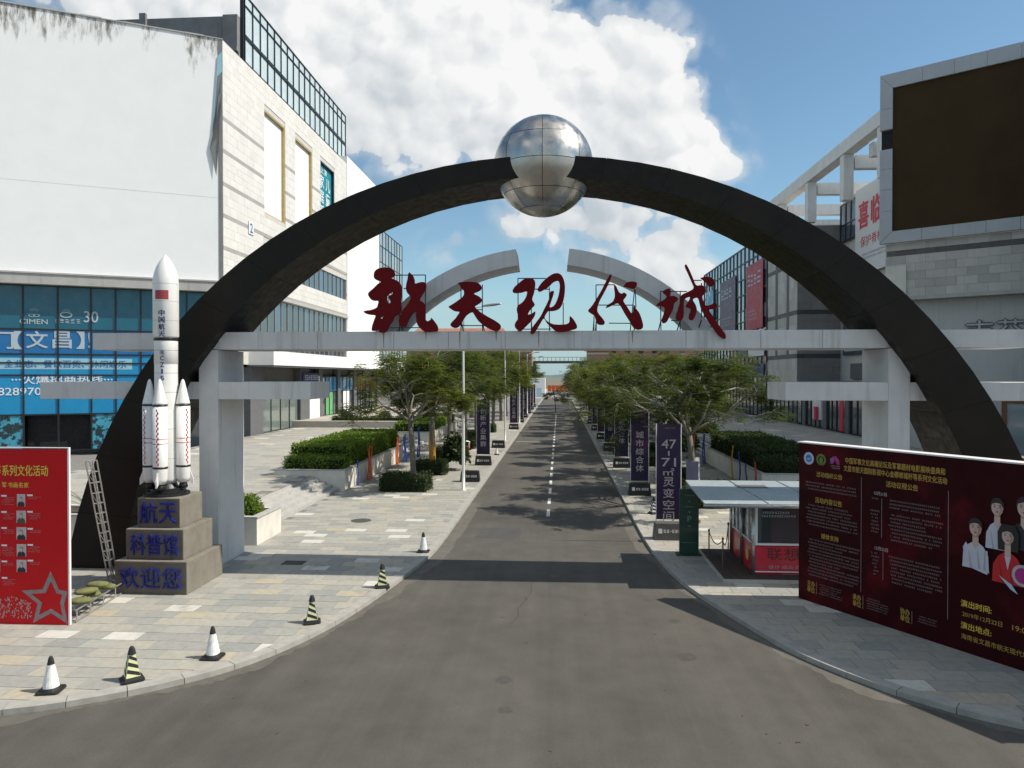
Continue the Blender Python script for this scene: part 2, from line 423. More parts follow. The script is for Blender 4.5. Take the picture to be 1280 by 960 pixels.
mat('poster_teal', (.006, .115, .175), .3, var=.12, scale=.5, coat=.25)
mat('poster_blue', (.008, .14, .36), .3, var=.1, scale=.5, coat=.2)
mat('poster_cyan', (.008, .25, .50), .3, var=.08, scale=.5, coat=.2)
mat('poster_pill', (.30, .52, .62), .3, var=.06, coat=.3)
mat('poster_pattern', (.05, .30, .42), .3, var=.3, scale=2.2, color2=(.012, .03, .04), c2scale=1.9, c2lo=.45, c2hi=.53, coat=.3)
mat('letter_pale', (.42, .50, .55), .5, var=.06)
mat('letter_white', (.70, .74, .76), .5, var=.05)
glass_mat('glass_dark', (.045, .055, .062))
glass_mat('glass_sky', (.30, .37, .39), rough=.08)
glass_mat('glass_blue', (.06, .09, .13))
mat('glass_skylit', (.55, .64, .66), .25, var=.08, scale=.4, spec=.6)  # bright sky behind the attic panes is put into the colour
mat('tile_front_shade', (.2, .2, .2), .6, var=.08, scale=.8, streak=.2, tones=[(.20, .195, .19), (.185, .18, .175), (.215, .21, .205), (.19, .185, .18), (.05, .048, .046), (.06, .058, .055)])  # tower cladding with the shade of its front face put into the tones
glass_mat('glass_green', (.16, .20, .185), rough=.06)
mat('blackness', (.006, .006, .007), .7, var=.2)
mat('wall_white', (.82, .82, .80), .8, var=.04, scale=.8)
mat('panel_white', (.86, .87, .86), .7, var=.03)
mat('gilt', (.46, .34, .13), .5, var=.2, scale=4)
mat('teal_panel', (.0, .22, .27), .5, var=.06)
mat('shop_grey', (.16, .16, .16), .7, var=.15)
mat('column_grey', (.13, .135, .14), .7, var=.12)
mat('poster_green', (.12, .42, .16), .5, var=.2, scale=1, color2=(.55, .12, .10), c2scale=.9, c2lo=.56, c2hi=.6)
mat('poster_sky', (.06, .32, .60), .4, var=.15, scale=1.1, color2=(.6, .7, .72), c2scale=.8, c2lo=.52, c2hi=.58)
mat('poster_orange', (.42, .12, .05), .5, var=.3, scale=2)
mat('led_screen', (.054, .034, .016), .7, var=.14, scale=.5, spec=.1)
mat('led_frame', (.42, .44, .46), .45, var=.08, scale=.6, streak=.15)
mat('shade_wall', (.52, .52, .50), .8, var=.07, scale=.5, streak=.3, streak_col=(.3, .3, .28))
mat('pergola_white', (.74, .73, .70), .7, var=.08, scale=.8, streak=.25)
mat('banner_white', (.70, .70, .70), .55, var=.04)
mat('banner_text_red', (.62, .03, .06), .5, var=.04)
mat('banner_red', (.42, .03, .05), .5, var=.1, scale=.6)
mat('banner_purple', (.14, .10, .15), .5, var=.15, scale=.6)
mat('banner_slate', (.08, .10, .20), .5, var=.15, scale=.6)
mat('wood_frame', (.22, .09, .03), .5, var=.2, scale=3)
mat('flag_navy', (.012, .009, .045), .55, var=.14, scale=1.2, color2=(.085, .012, .085), c2scale=.5, c2lo=.50, c2hi=.66)
mat('flag_purple', (.026, .008, .052), .55, var=.14, scale=1.2, color2=(.07, .012, .055), c2scale=.45, c2lo=.48, c2hi=.66)
mat('tank_black', (.014, .014, .015), .5, var=.2, scale=5)
mat('tank_grey', (.10, .10, .095), .6, var=.2, scale=5)
mat('pole_white', (.74, .74, .71), .4, var=.08, scale=3)
mat('bark_grey', (.16, .145, .12), .9, var=.3, scale=5, bump=.5, bscale=25)
mat('bark_pale', (.25, .23, .19), .9, var=.3, scale=5, bump=.4, bscale=25)
mat('straw_wrap', (.46, .24, .045), .8, var=.25, scale=14, bump=.5, bscale=60)
mat('lime_wash', (.62, .60, .52), .85, var=.2, scale=6)
leaf_mat('leaf_umbrella', (.034, .060, .010), (.20, .215, .034), trans=.45)
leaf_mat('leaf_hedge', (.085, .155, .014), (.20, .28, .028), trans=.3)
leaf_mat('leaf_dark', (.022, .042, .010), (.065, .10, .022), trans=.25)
leaf_mat('leaf_yellow', (.11, .12, .020), (.24, .22, .035), trans=.3)
leaf_mat('leaf_agave', (.06, .10, .03), (.14, .18, .06), trans=.2)
mat('leaf_core', (.012, .02, .006), .95, var=.3)
mat('soil', (.07, .055, .04), .95, var=.3)
mat('slat_orange', (.62, .13, .03), .5, var=.1)
mat('slat_blue', (.03, .07, .36), .5, var=.1)
mat('slat_yellow', (.60, .34, .03), .5, var=.1)
mat('slat_red', (.45, .03, .02), .5, var=.1)
mat('kiosk_roof', (.40, .46, .47), .4, var=.08, scale=2, metal=.2)
mat('kiosk_white', (.66, .68, .68), .45, var=.06)
mat('kiosk_steel', (.42, .42, .41), .3, metal=.8, var=.1)
mat('kiosk_red', (.48, .012, .035), .4, var=.1, coat=.2)
mat('kiosk_letter', (.10, .012, .018), .5, var=.1)
mat('platform', (.06, .045, .035), .8, var=.25, scale=5)
mat('stone_dark', (.20, .182, .148), .8, var=.2, scale=3, streak=.3)
mat('stone_pale', (.42, .39, .33), .8, var=.15, scale=3)
mat('sign_green', (.004, .042, .026), .35, var=.1, coat=.3)
mat('sign_mark', (.16, .30, .20), .5, var=.1)
mat('rope', (.10, .06, .035), .8, var=.2)
mat('bronze', (.13, .09, .05), .4, metal=.6, var=.2)
mat('brick_far', (.33, .185, .13), .85, var=.15, scale=.7)
mat('roof_far', (.36, .15, .105), .8, var=.2, scale=.6)
mat('wall_far', (.52, .45, .36), .85, var=.1, scale=.5)
mat('bridge', (.07, .09, .085), .6, var=.1)
mat('hill', (.10, .15, .15), .95, var=.15, scale=.02)
mat('plaza_far', (.40, .37, .32), .85, var=.12, scale=.3)
mat('board_lilac', (.16, .15, .24), .6, var=.1)
mat('seam_faint', (.66, .665, .66), .8, var=.1)
mat('bin_pink', (.45, .12, .12), .5, var=.15)
mat('lid_iron', (.09, .085, .075), .7, metal=.3, var=.2, scale=12)

# ------------------------------------------------------------------ ground, road, sidewalks
g = MB(); g.add([(-2500, -400, -.16), (2500, -400, -.16), (2500, 4500, -.16), (-2500, 4500, -.16)], [(0, 1, 2, 3)]).build('ground', 'dirt')
tag(g and bpy.data.objects['ground'], kind='structure')
RL, RR, YE = -4.22, 3.12, 190.0           # street kerbs and far end
road = MB()
road.add([(-70, -40, -.10), (70, -40, -.10), (70, 24, -.10), (RR, 24, -.10), (RL, 24, -.10), (-70, 24, -.10), (RR, YE, -.10), (RL, YE, -.10)],
         [(0, 1, 2, 3, 4, 5), (4, 3, 6, 7)])
road_o = tag(road.build('road', 'asphalt'), kind='structure')
for i in range(40):                       # broken centre line
    y0 = 30.9 + i * 3.05 if i < 28 else 0
    if not y0: break
    MB().box(-.555, -.405, y0, y0 + 1.55, -.0985, -.096).build('lane_dash', 'road_paint', road_o)
for y, x0, x1 in ((58, .0, 2.2), (66, -4, -1.7), (83, .2, 2.2), (96, -4, -1.8)):
    MB().box(x0, x1, y, y + .13, -.0985, -.096).build('bay_line', 'road_paint', road_o)

def spline(P, n=6):
    out = []
    P = [P[0]] + list(P) + [P[-1]]
    for i in range(1, len(P) - 2):
        p0, p1, p2, p3 = [np.array(P[i + k], float) for k in (-1, 0, 1, 2)]
        for k in range(n):
            t = k / n
            out.append(tuple(.5 * ((2 * p1) + (-p0 + p2) * t + (2 * p0 - 5 * p1 + 4 * p2 - p3) * t * t + (-p0 + 3 * p1 - 3 * p2 + p3) * t ** 3)))
    out.append(tuple(P[-2])); return out
kerb_l = spline([(-34, 5.2), (-22, 8.4), (-15, 10.45), (-10.01, 12.07), (-8.83, 12.58), (-7.74, 13.29), (-6.63, 14.40), (-5.75, 16.1), (-5.15, 18.2), (-4.68, 20.86), (-4.30, 23.9), (RL, 27.5), (RL, 34)], 4)
kerb_r = spline([(34, 5.5), (22, 8.6), (14, 10.9), (9.6, 12.2), (7.98, 12.77), (6.95, 13.45), (6.08, 14.35), (5.15, 15.80), (4.56, 17.45), (3.83, 19.9), (3.45, 21.85), (3.20, 24.6), (RR, 28), (RR, 34)], 4)
kerb_l.append((RL, YE)); kerb_r.append((RR, YE))

def inset(curve, d, side):
    out = []
    for i, p in enumerate(curve):
        a = np.array(curve[max(i - 1, 0)]); b = np.array(curve[min(i + 1, len(curve) - 1)]); t = (b - a) / np.linalg.norm(b - a)
        n = np.array([-t[1], t[0]]) * side; out.append(tuple(np.array(p) + n * d))
    return out
KW = .30
in_l = inset(kerb_l, KW, 1); in_r = inset(kerb_r, KW, -1)
def clip(poly, curve, side):
    """keep the part of a small polygon that lies on the pavement side of the kerb's inner line"""
    c = np.mean(poly, 0)
    for i in range(len(curve) - 1):
        a = np.array(curve[i]); b = np.array(curve[i + 1])
        t = (b - a) / np.linalg.norm(b - a); n = np.array([-t[1], t[0]]) * side
        out = []
        for k in range(len(poly)):
            p, r = np.array(poly[k]), np.array(poly[(k + 1) % len(poly)])
            dp, dr = (p - a) @ n, (r - a) @ n
            if dp >= 0: out.append(tuple(p))
            if dp * dr < 0: out.append(tuple(p + (r - p) * dp / (dp - dr)))
        poly = out
        if len(poly) < 3: return None
    return poly
def area(p): return .5 * sum(p[i][0] * p[(i + 1) % len(p)][1] - p[(i + 1) % len(p)][0] * p[i][1] for i in range(len(p)))

def kerb(name, curve, inner, side):
    root = bpy.data.objects.new(name, None); COL.objects.link(root); tag(root, kind='structure')
    L = [0]
    for i in range(1, len(curve)): L.append(L[-1] + math.dist(curve[i], curve[i - 1]))
    def at(c, s):
        i = int(np.searchsorted(L, s)) ; i = max(1, min(i, len(L) - 1)); t = (s - L[i - 1]) / (L[i] - L[i - 1])
        return tuple(np.array(c[i - 1]) * (1 - t) + np.array(c[i]) * t)
    s = 0; k = 0; far = MB()
    while s < L[-1] - .5:
        e = min(s + .99, L[-1]); mid = at(curve, (s + e) / 2)
        steps = [s + .002, (s + e) / 2, e - .002]
        o_ = [at(curve, q) for q in steps]; i_ = [at(inner, q) for q in steps]
        poly = o_ + i_[::-1]
        if area(poly) < 0: poly = poly[::-1]
        dz = random.uniform(-.0015, .0015)
        if mid[1] < 60 and abs(mid[0]) < 13: MB().prism(poly, -.13, .012 + dz).build('kerb_stone', 'kerb', root)
        else: far.prism(poly, -.13, .012 + dz)
        s += 1.0; k += 1
    far.build('kerb_run', 'kerb', root)['kind'] = 'stuff'
kerb('kerb_west', kerb_l, in_l, 1); kerb('kerb_east', kerb_r, in_r, -1)

def sidewalk(name, inner, side, xlim, seed):
    rn = random.Random(seed); s = side
    poly = [tuple(p) for p in inner] + ([(-70, YE), (-70, inner[0][1])] if side > 0 else [(70, YE), (70, inner[0][1])])
    if area(poly) < 0: poly = poly[::-1]
    base = MB().prism(poly, -.135, -.012).build(name, 'joint'); tag(base, kind='structure')
    W, D = .80, .50
    cand = []
    rows = int((96 - 8) / D)
    for r in range(rows):
        y0 = 8 + r * D; off = (r % 3) * W / 3 + rn.uniform(-.05, .05)
        for c in range(-40, 40):
            x0 = c * W + off
            if side > 0 and not (xlim[0] < x0 < -3.9): continue
            if side < 0 and not (2.4 < x0 < xlim[1]): continue
            if y0 > 27 and (x0 < -11.8 or x0 > 10.4): continue
            if y0 > 46 and not (-11 < x0 < 9): continue
            if abs(x0) / max(y0, 1) > 1.0: continue
            cand.append((x0, y0))
    whole = {}
    def tone():
        return rn.choices(range(8), [5, 5, 3, 5, 1.6, 1.2, 3, 4])[0]
    scored = []
    for x0, y0 in cand:
        p = [(x0 + .006, y0 + .006), (x0 + W - .006, y0 + .006), (x0 + W - .006, y0 + D - .006), (x0 + .006, y0 + D - .006)]
        q = clip(p, inner, side)
        if not q or abs(area(q)) < .004: continue
        hidden = (side < 0 and x0 > 9.5) or (side > 0 and y0 < 16 and x0 < -12.5)
        d = math.hypot(x0, y0) + (40 if hidden or abs(x0 + .06 * y0) > .74 * y0 else 0)
        scored.append((d, q, len(q) == 4 and abs(area(q) - (W - .012) * (D - .012)) < 1e-4, x0, y0))
    scored.sort(key=lambda t: t[0])
    rest = MB()
    for i, (d, q, full, x0, y0) in enumerate(scored):
        tn = (tone() + .5) / 8
        if i < 290:
            if full:
                if tn not in whole: whole[tn] = MB().box(.006, W - .006, .006, D - .006, -.02, 0, tn).mesh('paver', 'paver', True)
                o = link('paver', whole[tn], base, (x0, y0, rn.uniform(-.002, .002)))
            else: MB().prism(q if area(q) > 0 else q[::-1], -.02, rn.uniform(-.002, .002), tn).build('paver', 'paver', base, True)
        else:
            rest.prism(q if area(q) > 0 else q[::-1], -.02, rn.uniform(-.002, .002), tn, cap0=False)
    rest.build('pavers', 'paver', base, True)['kind'] = 'stuff'
    return base
walk_w = sidewalk('sidewalk_west', in_l, 1, (-22, -4), 3)
walk_e = sidewalk('sidewalk_east', in_r, -1, (3, 13), 5)
tag(MB().box(-70, 70, YE, 330, -.13, .02).build('plaza', 'plaza_far'), kind='structure')
for nm, x, y, r in (('manhole_cover', -8.2, 29.0, .42), ('drain_grate', -8.5, 22.3, .35)):
    if nm == 'manhole_cover':
        o = MB().lathe([(r, .001), (r, .006), (r - .05, .009), (r - .06, .006)], x, y, 28).build(nm, 'lid_iron')
        tag(o, 'round iron manhole cover set in the paving beyond the gate', 'manhole cover')
    else:
        o = thing(nm, 'square dark drain grate in the gate shadow on the paving', 'drain', (x, y, 0))
        MB().box(-r, r, -.25, .25, .001, .004).build('frame', 'dark_gap', o)
        for k in range(7): MB().box(-r + .02, r - .02, -.23 + k * .07, -.19 + k * .07, .004, .008).build('bar', 'lid_iron', o)
# worn patches, scratches and litter on the asphalt
def debris():
    rn = random.Random(31); mb = MB()
    for i in range(90):
        y = rn.uniform(8.5, 26); x = rn.uniform(-.55 * y, .5 * y)
        if not (-.6 * y < x) or x < -4 - max(0, (24 - y)) * .45 or x > 3 + max(0, 24 - y) * .33: continue
        r = rn.choice([.008, .011, .014, .018]); a = rn.random() * 3; l = r * rn.uniform(1, 3)
        ca, sa = math.cos(a), math.sin(a)
        pts = [(x + ca * u * l - sa * w * r, y + sa * u * l + ca * w * r) for u, w in ((-1, -1), (1, -.6), (.8, 1), (-.7, .8))]
        mb.prism(pts, -.0985, -.0985 + r * .5)
    tag(mb.build('litter', 'rope'), 'tiny scraps and fallen leaf bits lying on the asphalt', 'litter', kind='stuff')
debris()
def asphalt_wear():
    rn = random.Random(17)
    def strip(name, pts, w, material):                # a thin wandering line lying on the road
        m = MB(); z = -.0975
        for i, p in enumerate(pts):
            a = np.array(pts[max(i - 1, 0)]); b = np.array(pts[min(i + 1, len(pts) - 1)]); t = (b - a) / (np.linalg.norm(b - a) + 1e-9)
            ww = w * rn.uniform(.4, 1.2); m.v += [(p[0] - t[1] * ww, p[1] + t[0] * ww, z), (p[0] + t[1] * ww, p[1] - t[0] * ww, z)]
        for i in range(len(pts) - 1): m.f.append((2 * i, 2 * i + 1, 2 * i + 3, 2 * i + 2)); m.tint.append(0)
        m.build(name, material, road_o)
    for x0, y0, dx, dy, n in ((.6, 24.9, .55, -.02, 8), (-3.9, 30.2, .5, .03, 10), (.5, 32.6, .5, -.03, 7), (-1.2, 17.4, .06, .5, 8)):
        x, y = x0, y0; P = []
        for k in range(n): P.append((x, y)); x += dx + rn.uniform(-.12, .12); y += dy + rn.uniform(-.1, .1)
        strip('crack', P, .008, 'crack')
    for x0, x1, y0, y1 in ((-3.2, -1.5, 26.6, 28.4), (1.2, 2.4, 37.0, 39.5)):
        MB().prism([(x0, y0), (x1, y0 + .1), (x1 + .05, y1), (x0 + .1, y1 - .05)], -.0985, -.096).build('road_patch', 'asphalt_new', road_o)
    for x, y in ((-1.9, 33.5), (1.3, 45)):
        MB().lathe([(.36, -.0985), (.36, -.094), (.31, -.092), (.30, -.095)], x, y, 24).build('road_cover', 'lid_iron', road_o)
    for i in range(9):
        x, y = rn.uniform(-3, 4), rn.uniform(10, 22); r = rn.uniform(.10, .28)
        MB().prism([(x + r * rn.uniform(.7, 1.2) * math.cos(a), y + r * rn.uniform(.7, 1.2) * math.sin(a)) for a in np.linspace(0, 5.8, 12)], -.0988, -.0984).build('oil_stain', 'oil', road_o)
asphalt_wear()
def dust(curve, side, seed):
    """a ragged band of pale dust lying in the gutter"""
    rn = random.Random(seed); m = MB(); pts = [p for p in curve if p[1] < 60]
    pts = spline(pts[2:], 4); out = inset(pts, 1.0, -side); n = 0; w = .25
    for p, q in zip(pts, out):
        w = max(.05, min(.5, w + rn.uniform(-.08, .08)))
        m.v += [(p[0], p[1], -.0972), (p[0] + (q[0] - p[0]) * w, p[1] + (q[1] - p[1]) * w, -.0978)]; n += 1
    for i in range(n - 1):
        f = (2 * i, 2 * i + 1, 2 * i + 3, 2 * i + 2); m.f.append(f if side > 0 else f[::-1]); m.tint.append(0)
    m.build('kerb_dust', 'road_dust', road_o)
dust(kerb_l, 1, 5); dust(kerb_r, -1, 6)

# ------------------------------------------------------------------ terraces, steps, planters on both sides (mirrored about the gate axis)
AX = -.5
def sx(side, d): return AX + side * d            # d: distance from the gate axis
def bx(mb, side, d0, d1, y0, y1, z0, z1):
    a, b = sorted((sx(side, d0), sx(side, d1))); return mb.box(a, b, y0, y1, z0, z1)
TZ = .75
for side, nm in ((-1, 'west'), (1, 'east')):
    t = MB()
    bx(t, side, 12.4, 26.6, 26.7, 140, -.13, TZ)
    to = tag(t.build('terrace_' + nm, 'joint'), kind='structure')
    # terrace paving slabs where they can be told apart
    rn = random.Random(8 + side); W, D = 1.2, .8; rest = MB(); shared = {}
    n = 0
    for r in range(80):
        y0 = 26.75 + r * D
        for c in range(13):
            d0 = 12.45 + c * W - (r % 2) * .6
            if d0 < 12.4 or d0 + W > 26.5: continue
            tn = (rn.choices(range(8), [3, 5, 4, 5, 1, 1, 1, 5])[0] + .5) / 8
            x0 = min(sx(side, d0), sx(side, d0 + W))
            if y0 < 62 and n < 280 and y0 > 33:
                if tn not in shared: shared[tn] = MB().box(.006, W - .006, .006, D - .006, -.01, .012, tn).mesh('slab', 'paver', True)
                link('slab', shared[tn], to, (x0, y0, TZ)); n += 1
            else: rest.box(x0 + .006, x0 + W - .006, y0 + .006, y0 + D - .006, TZ - .01, TZ + .012, tn)
    rest.build('slabs', 'paver', to, True)['kind'] = 'stuff'
    for y0, y1 in ((26.7, 36.6), (50.5, 62), (78, 90)):
        st = tag(bpy.data.objects.new('terrace_steps', None), 'grey stone steps up to the %s terrace %s' % (
            'sunlit' if side < 0 else 'shaded', {26.7: 'beside the gate pillar', 50.5: 'behind the hedge planter', 78: 'farthest from the gate'}[y0]), 'steps', 'terrace steps')
        COL.objects.link(st)
        for k in range(5):
            bx(MB(), side, 11.0 + k * .35 + (.0 if k else 0), 12.396, y0 + .004, y1 - .004, -.12 + k * .149, .15 * (k + 1)).build('step', 'granite_step', st)
    for y0, y1, nmx in ((24.5, 26.7, 'front'), (36.6, 50.5, 'hedge'), (62, 78, 'far')):
        pl = tag(bpy.data.objects.new('planter', None), None, None); COL.objects.link(pl)
        z = .96 if nmx == 'front' else 1.03
        d1 = 23.5 if nmx == 'front' else 14.5
        d0 = 10.18 if nmx == 'front' else 10.7
        w = MB(); bx(w, side, d0, d0 + .2, y0, y1, -.1, z); bx(w, side, d0 + .2, d1, y0, y0 + .2, -.1, z); bx(w, side, d0 + .2, d1, y1 - .2, y1, -.1, z); bx(w, side, d1 - .2, d1, y0 + .2, y1 - .2, -.1, z)
        w.build('planter_wall', 'cream_wall', pl)
        c = MB(); bx(c, side, d0 - .04, d0 + .24, y0 - .04, y1 + .04, z + .002, z + .05); bx(c, side, d0 + .242, d1, y0 - .04, y0 + .22, z + .002, z + .05)
        c.build('coping', 'granite_step', pl)
        s_ = MB(); bx(s_, side, d0 + .2, d1 - .2, y0 + .2, y1 - .2, .1, z - .08); s_.build('soil', 'soil', pl)
        where = {'front': 'beside the gate pillar', 'hedge': 'holding a clipped hedge', 'far': 'far along the terrace'}[nmx]
        tag(pl, 'cream walled planter %s on the %s terrace' % (where, 'sunlit' if side < 0 else 'shaded'), 'planter', 'terrace planters')
# ------------------------------------------------------------------ the gate
gate = thing('entrance_gate', 'huge dark arch gate with pale beams and pillars spanning the street', 'gate', (AX, 22.4, 0))
def gp(o):                               # parts keep world coordinates
    o.parent = gate; o.matrix_parent_inverse = Matrix.Translation(Vector((AX, 22.4, 0))).inverted(); return o
YF, YB = 21.25, 23.5
def arch_section(f, shrink=0.0):
    """outer and inner outline points at fraction f along the arch"""
    def at(cz, r):
        a0 = math.asin((-.15 - cz) / r); a = a0 + (math.pi - 2 * a0) * f
        return -.55 + r * math.cos(a), cz + r * math.sin(a)
    xo, zo = at(-2.36, 15.02 - shrink); zo -= .10 * max(0, math.sin(math.pi * f)) ** 8
    xi, zi = at(-1.10, 13.03 + shrink)
    return (xo, zo), (xi, zi)
def arch_mesh(f0, f1, N, shrink=0.0):
    mb = MB()
    for i in range(N + 1):
        o, n = arch_section(f0 + (f1 - f0) * i / N, shrink)
        mb.v += [(o[0], YF + shrink, o[1]), (n[0], YF + shrink, n[1]), (n[0], YB - shrink, n[1]), (o[0], YB - shrink, o[1])]
    for k in range(N):
        a, b = 4 * k, 4 * (k + 1)
        for j in range(4): mb.f.append((a + j, b + j, b + (j + 1) % 4, a + (j + 1) % 4)); mb.tint.append(0)
    mb.f += [(0, 1, 2, 3), tuple(4 * N + j for j in (3, 2, 1, 0))]; mb.tint += [0, 0]
    return mb
gp(arch_mesh(0, 1, 44, .02).build('arch_core', 'dark_gap'))
NP = 22
for k in range(NP):                               # riveted sheet segments with narrow joints
    o = gp(arch_mesh(k / NP + .0001, (k + 1) / NP - .0001, 2, random.uniform(-.0015, .001)).build('arch_panel', 'arch_metal'))
for side in (-1, 1):
    a, b = sorted((sx(side, 10.2), sx(side, 10.82)))
    gp(bevel(MB().box(a, b, 21.71, 23.55, -.1, 6.822).build('pillar', 'white_concrete'), .012))
    a, b = sorted((sx(side, 10.18), sx(side, 14.3)))
    gp(MB().box(a, b, 21.735, 23.53, 6.84, 7.36).build('upper_beam_end', 'white_concrete'))
    for d0, d1 in ((7.22, 10.195), (10.825, 16.08)):
        a, b = sorted((sx(side, d0), sx(side, d1)))
        gp(bevel(MB().box(a, b, 21.70 if d0 < 9 else 21.73, 23.54, 5.27, 5.815).build('side_beam', 'white_concrete'), .012))
# the long beam over the street is clad in slabs with open joints
edges = [sx(-1, 10.175)] + [AX + x for x in (-8.9, -7.0, -4.6, -2.9, -1.15, .95, 2.6, 4.3, 6.5, 8.3)] + [sx(1, 10.175)]
for a, b in zip(edges[:-1], edges[1:]):
    gp(bevel(MB().box(a + .004, b - .004, 21.705, 23.55, 6.83, 7.375).build('beam_slab', 'white_concrete'), .01))
gp(MB().box(sx(-1, 10.17), sx(1, 10.17), 21.74, 23.5, 6.86, 7.35).build('beam_core', 'dark_gap'))
# two pale arc pieces standing on the beam behind the letters
for side in (-1, 1):
    mb = MB(); N = 14; cz, r0, r1 = 3.35, 6.64, 6.13
    a0, a1 = math.acos(.83 / r0), math.asin((7.378 - cz) / r0)
    for k in range(N + 1):
        t = a0 + (a1 - a0) * k / N
        t1 = a0 + (math.asin((7.378 - cz) / r1) - a0) * k / N
        po = (AX - .02 + side * r0 * math.cos(t), cz + r0 * math.sin(t)); pi_ = (AX - .02 + side * r1 * math.cos(t1), cz + r1 * math.sin(t1))
        mb.v += [(po[0], 22.1, po[1]), (pi_[0], 22.1, pi_[1]), (pi_[0], 23.53, pi_[1]), (po[0], 23.53, po[1])]
    for k in range(N):
        a, b = 4 * k, 4 * (k + 1)
        for j in range(4):
            f = (a + j, b + j, b + (j + 1) % 4, a + (j + 1) % 4); mb.f.append(f if side > 0 else f[::-1])
    mb.f += [(0, 1, 2, 3) if side > 0 else (3, 2, 1, 0), tuple(4 * N + j for j in ((3, 2, 1, 0) if side > 0 else (0, 1, 2, 3)))]
    mb.tint = [0] * len(mb.f)
    gp(mb.build('arc_piece', 'white_concrete'))
# rust marks below the letter feet
for x, l in ((-5.42, .5), (-4.1, .25), (-3.05, .52), (-1.93, .3), (-.63, .5), (2.2, .38)):
    gp(MB().add([(x - .02, 21.7035, 7.37), (x + .03, 21.7035, 7.37), (x + .015, 21.7035, 7.37 - l), (x, 21.7035, 7.37 - l)], [(0, 3, 2, 1)]).build('rust_streak', 'rust'))

# steel ball of welded plates where the arch halves meet
BC, BR = Vector((AX, 22.46, 12.57)), 1.55
ball = thing('steel_ball', 'polished steel panelled ball at the crown of the dark arch', 'ball sculpture', BC)
lat = [-90, -62, -36, -4, 28, 58, 90]; seams = 8
def plate(la0, la1, lo0, lo1, r):
    mb = MB(); nu, nv = 6, 5
    for j in range(nv + 1):
        for i in range(nu + 1):
            la = R(la0 + (la1 - la0) * j / nv); lo = R(lo0 + (lo1 - lo0) * i / nu)
            mb.v.append((r * math.cos(la) * math.cos(lo), r * math.cos(la) * math.sin(lo), r * math.sin(la)))
    for j in range(nv):
        for i in range(nu):
            a = j * (nu + 1) + i; mb.f.append((a, a + 1, a + nu + 2, a + nu + 1)); mb.tint.append(0)
    return mb
for b in range(len(lat) - 1):
    for k in range(seams):
        g0 = .32; lo0 = -90 + k * 360 / seams; la0, la1 = lat[b] + g0, lat[b + 1] - g0
        if la0 < -89: la0 = -90
        if la1 > 89: la1 = 90
        plate(la0, la1, lo0 + g0, lo0 + 360 / seams - g0, BR * random.uniform(.998, 1.002)).build('plate', 'steel_panel', ball, smooth=True)
MB().lathe([(.02, -BR + .03)] + [((BR - .03) * math.cos(R(a)), (BR - .03) * math.sin(R(a))) for a in range(-80, 81, 10)] + [(.02, BR - .03)], 0, 0, 32).build('inner_shell', 'dark_gap', ball, smooth=True)

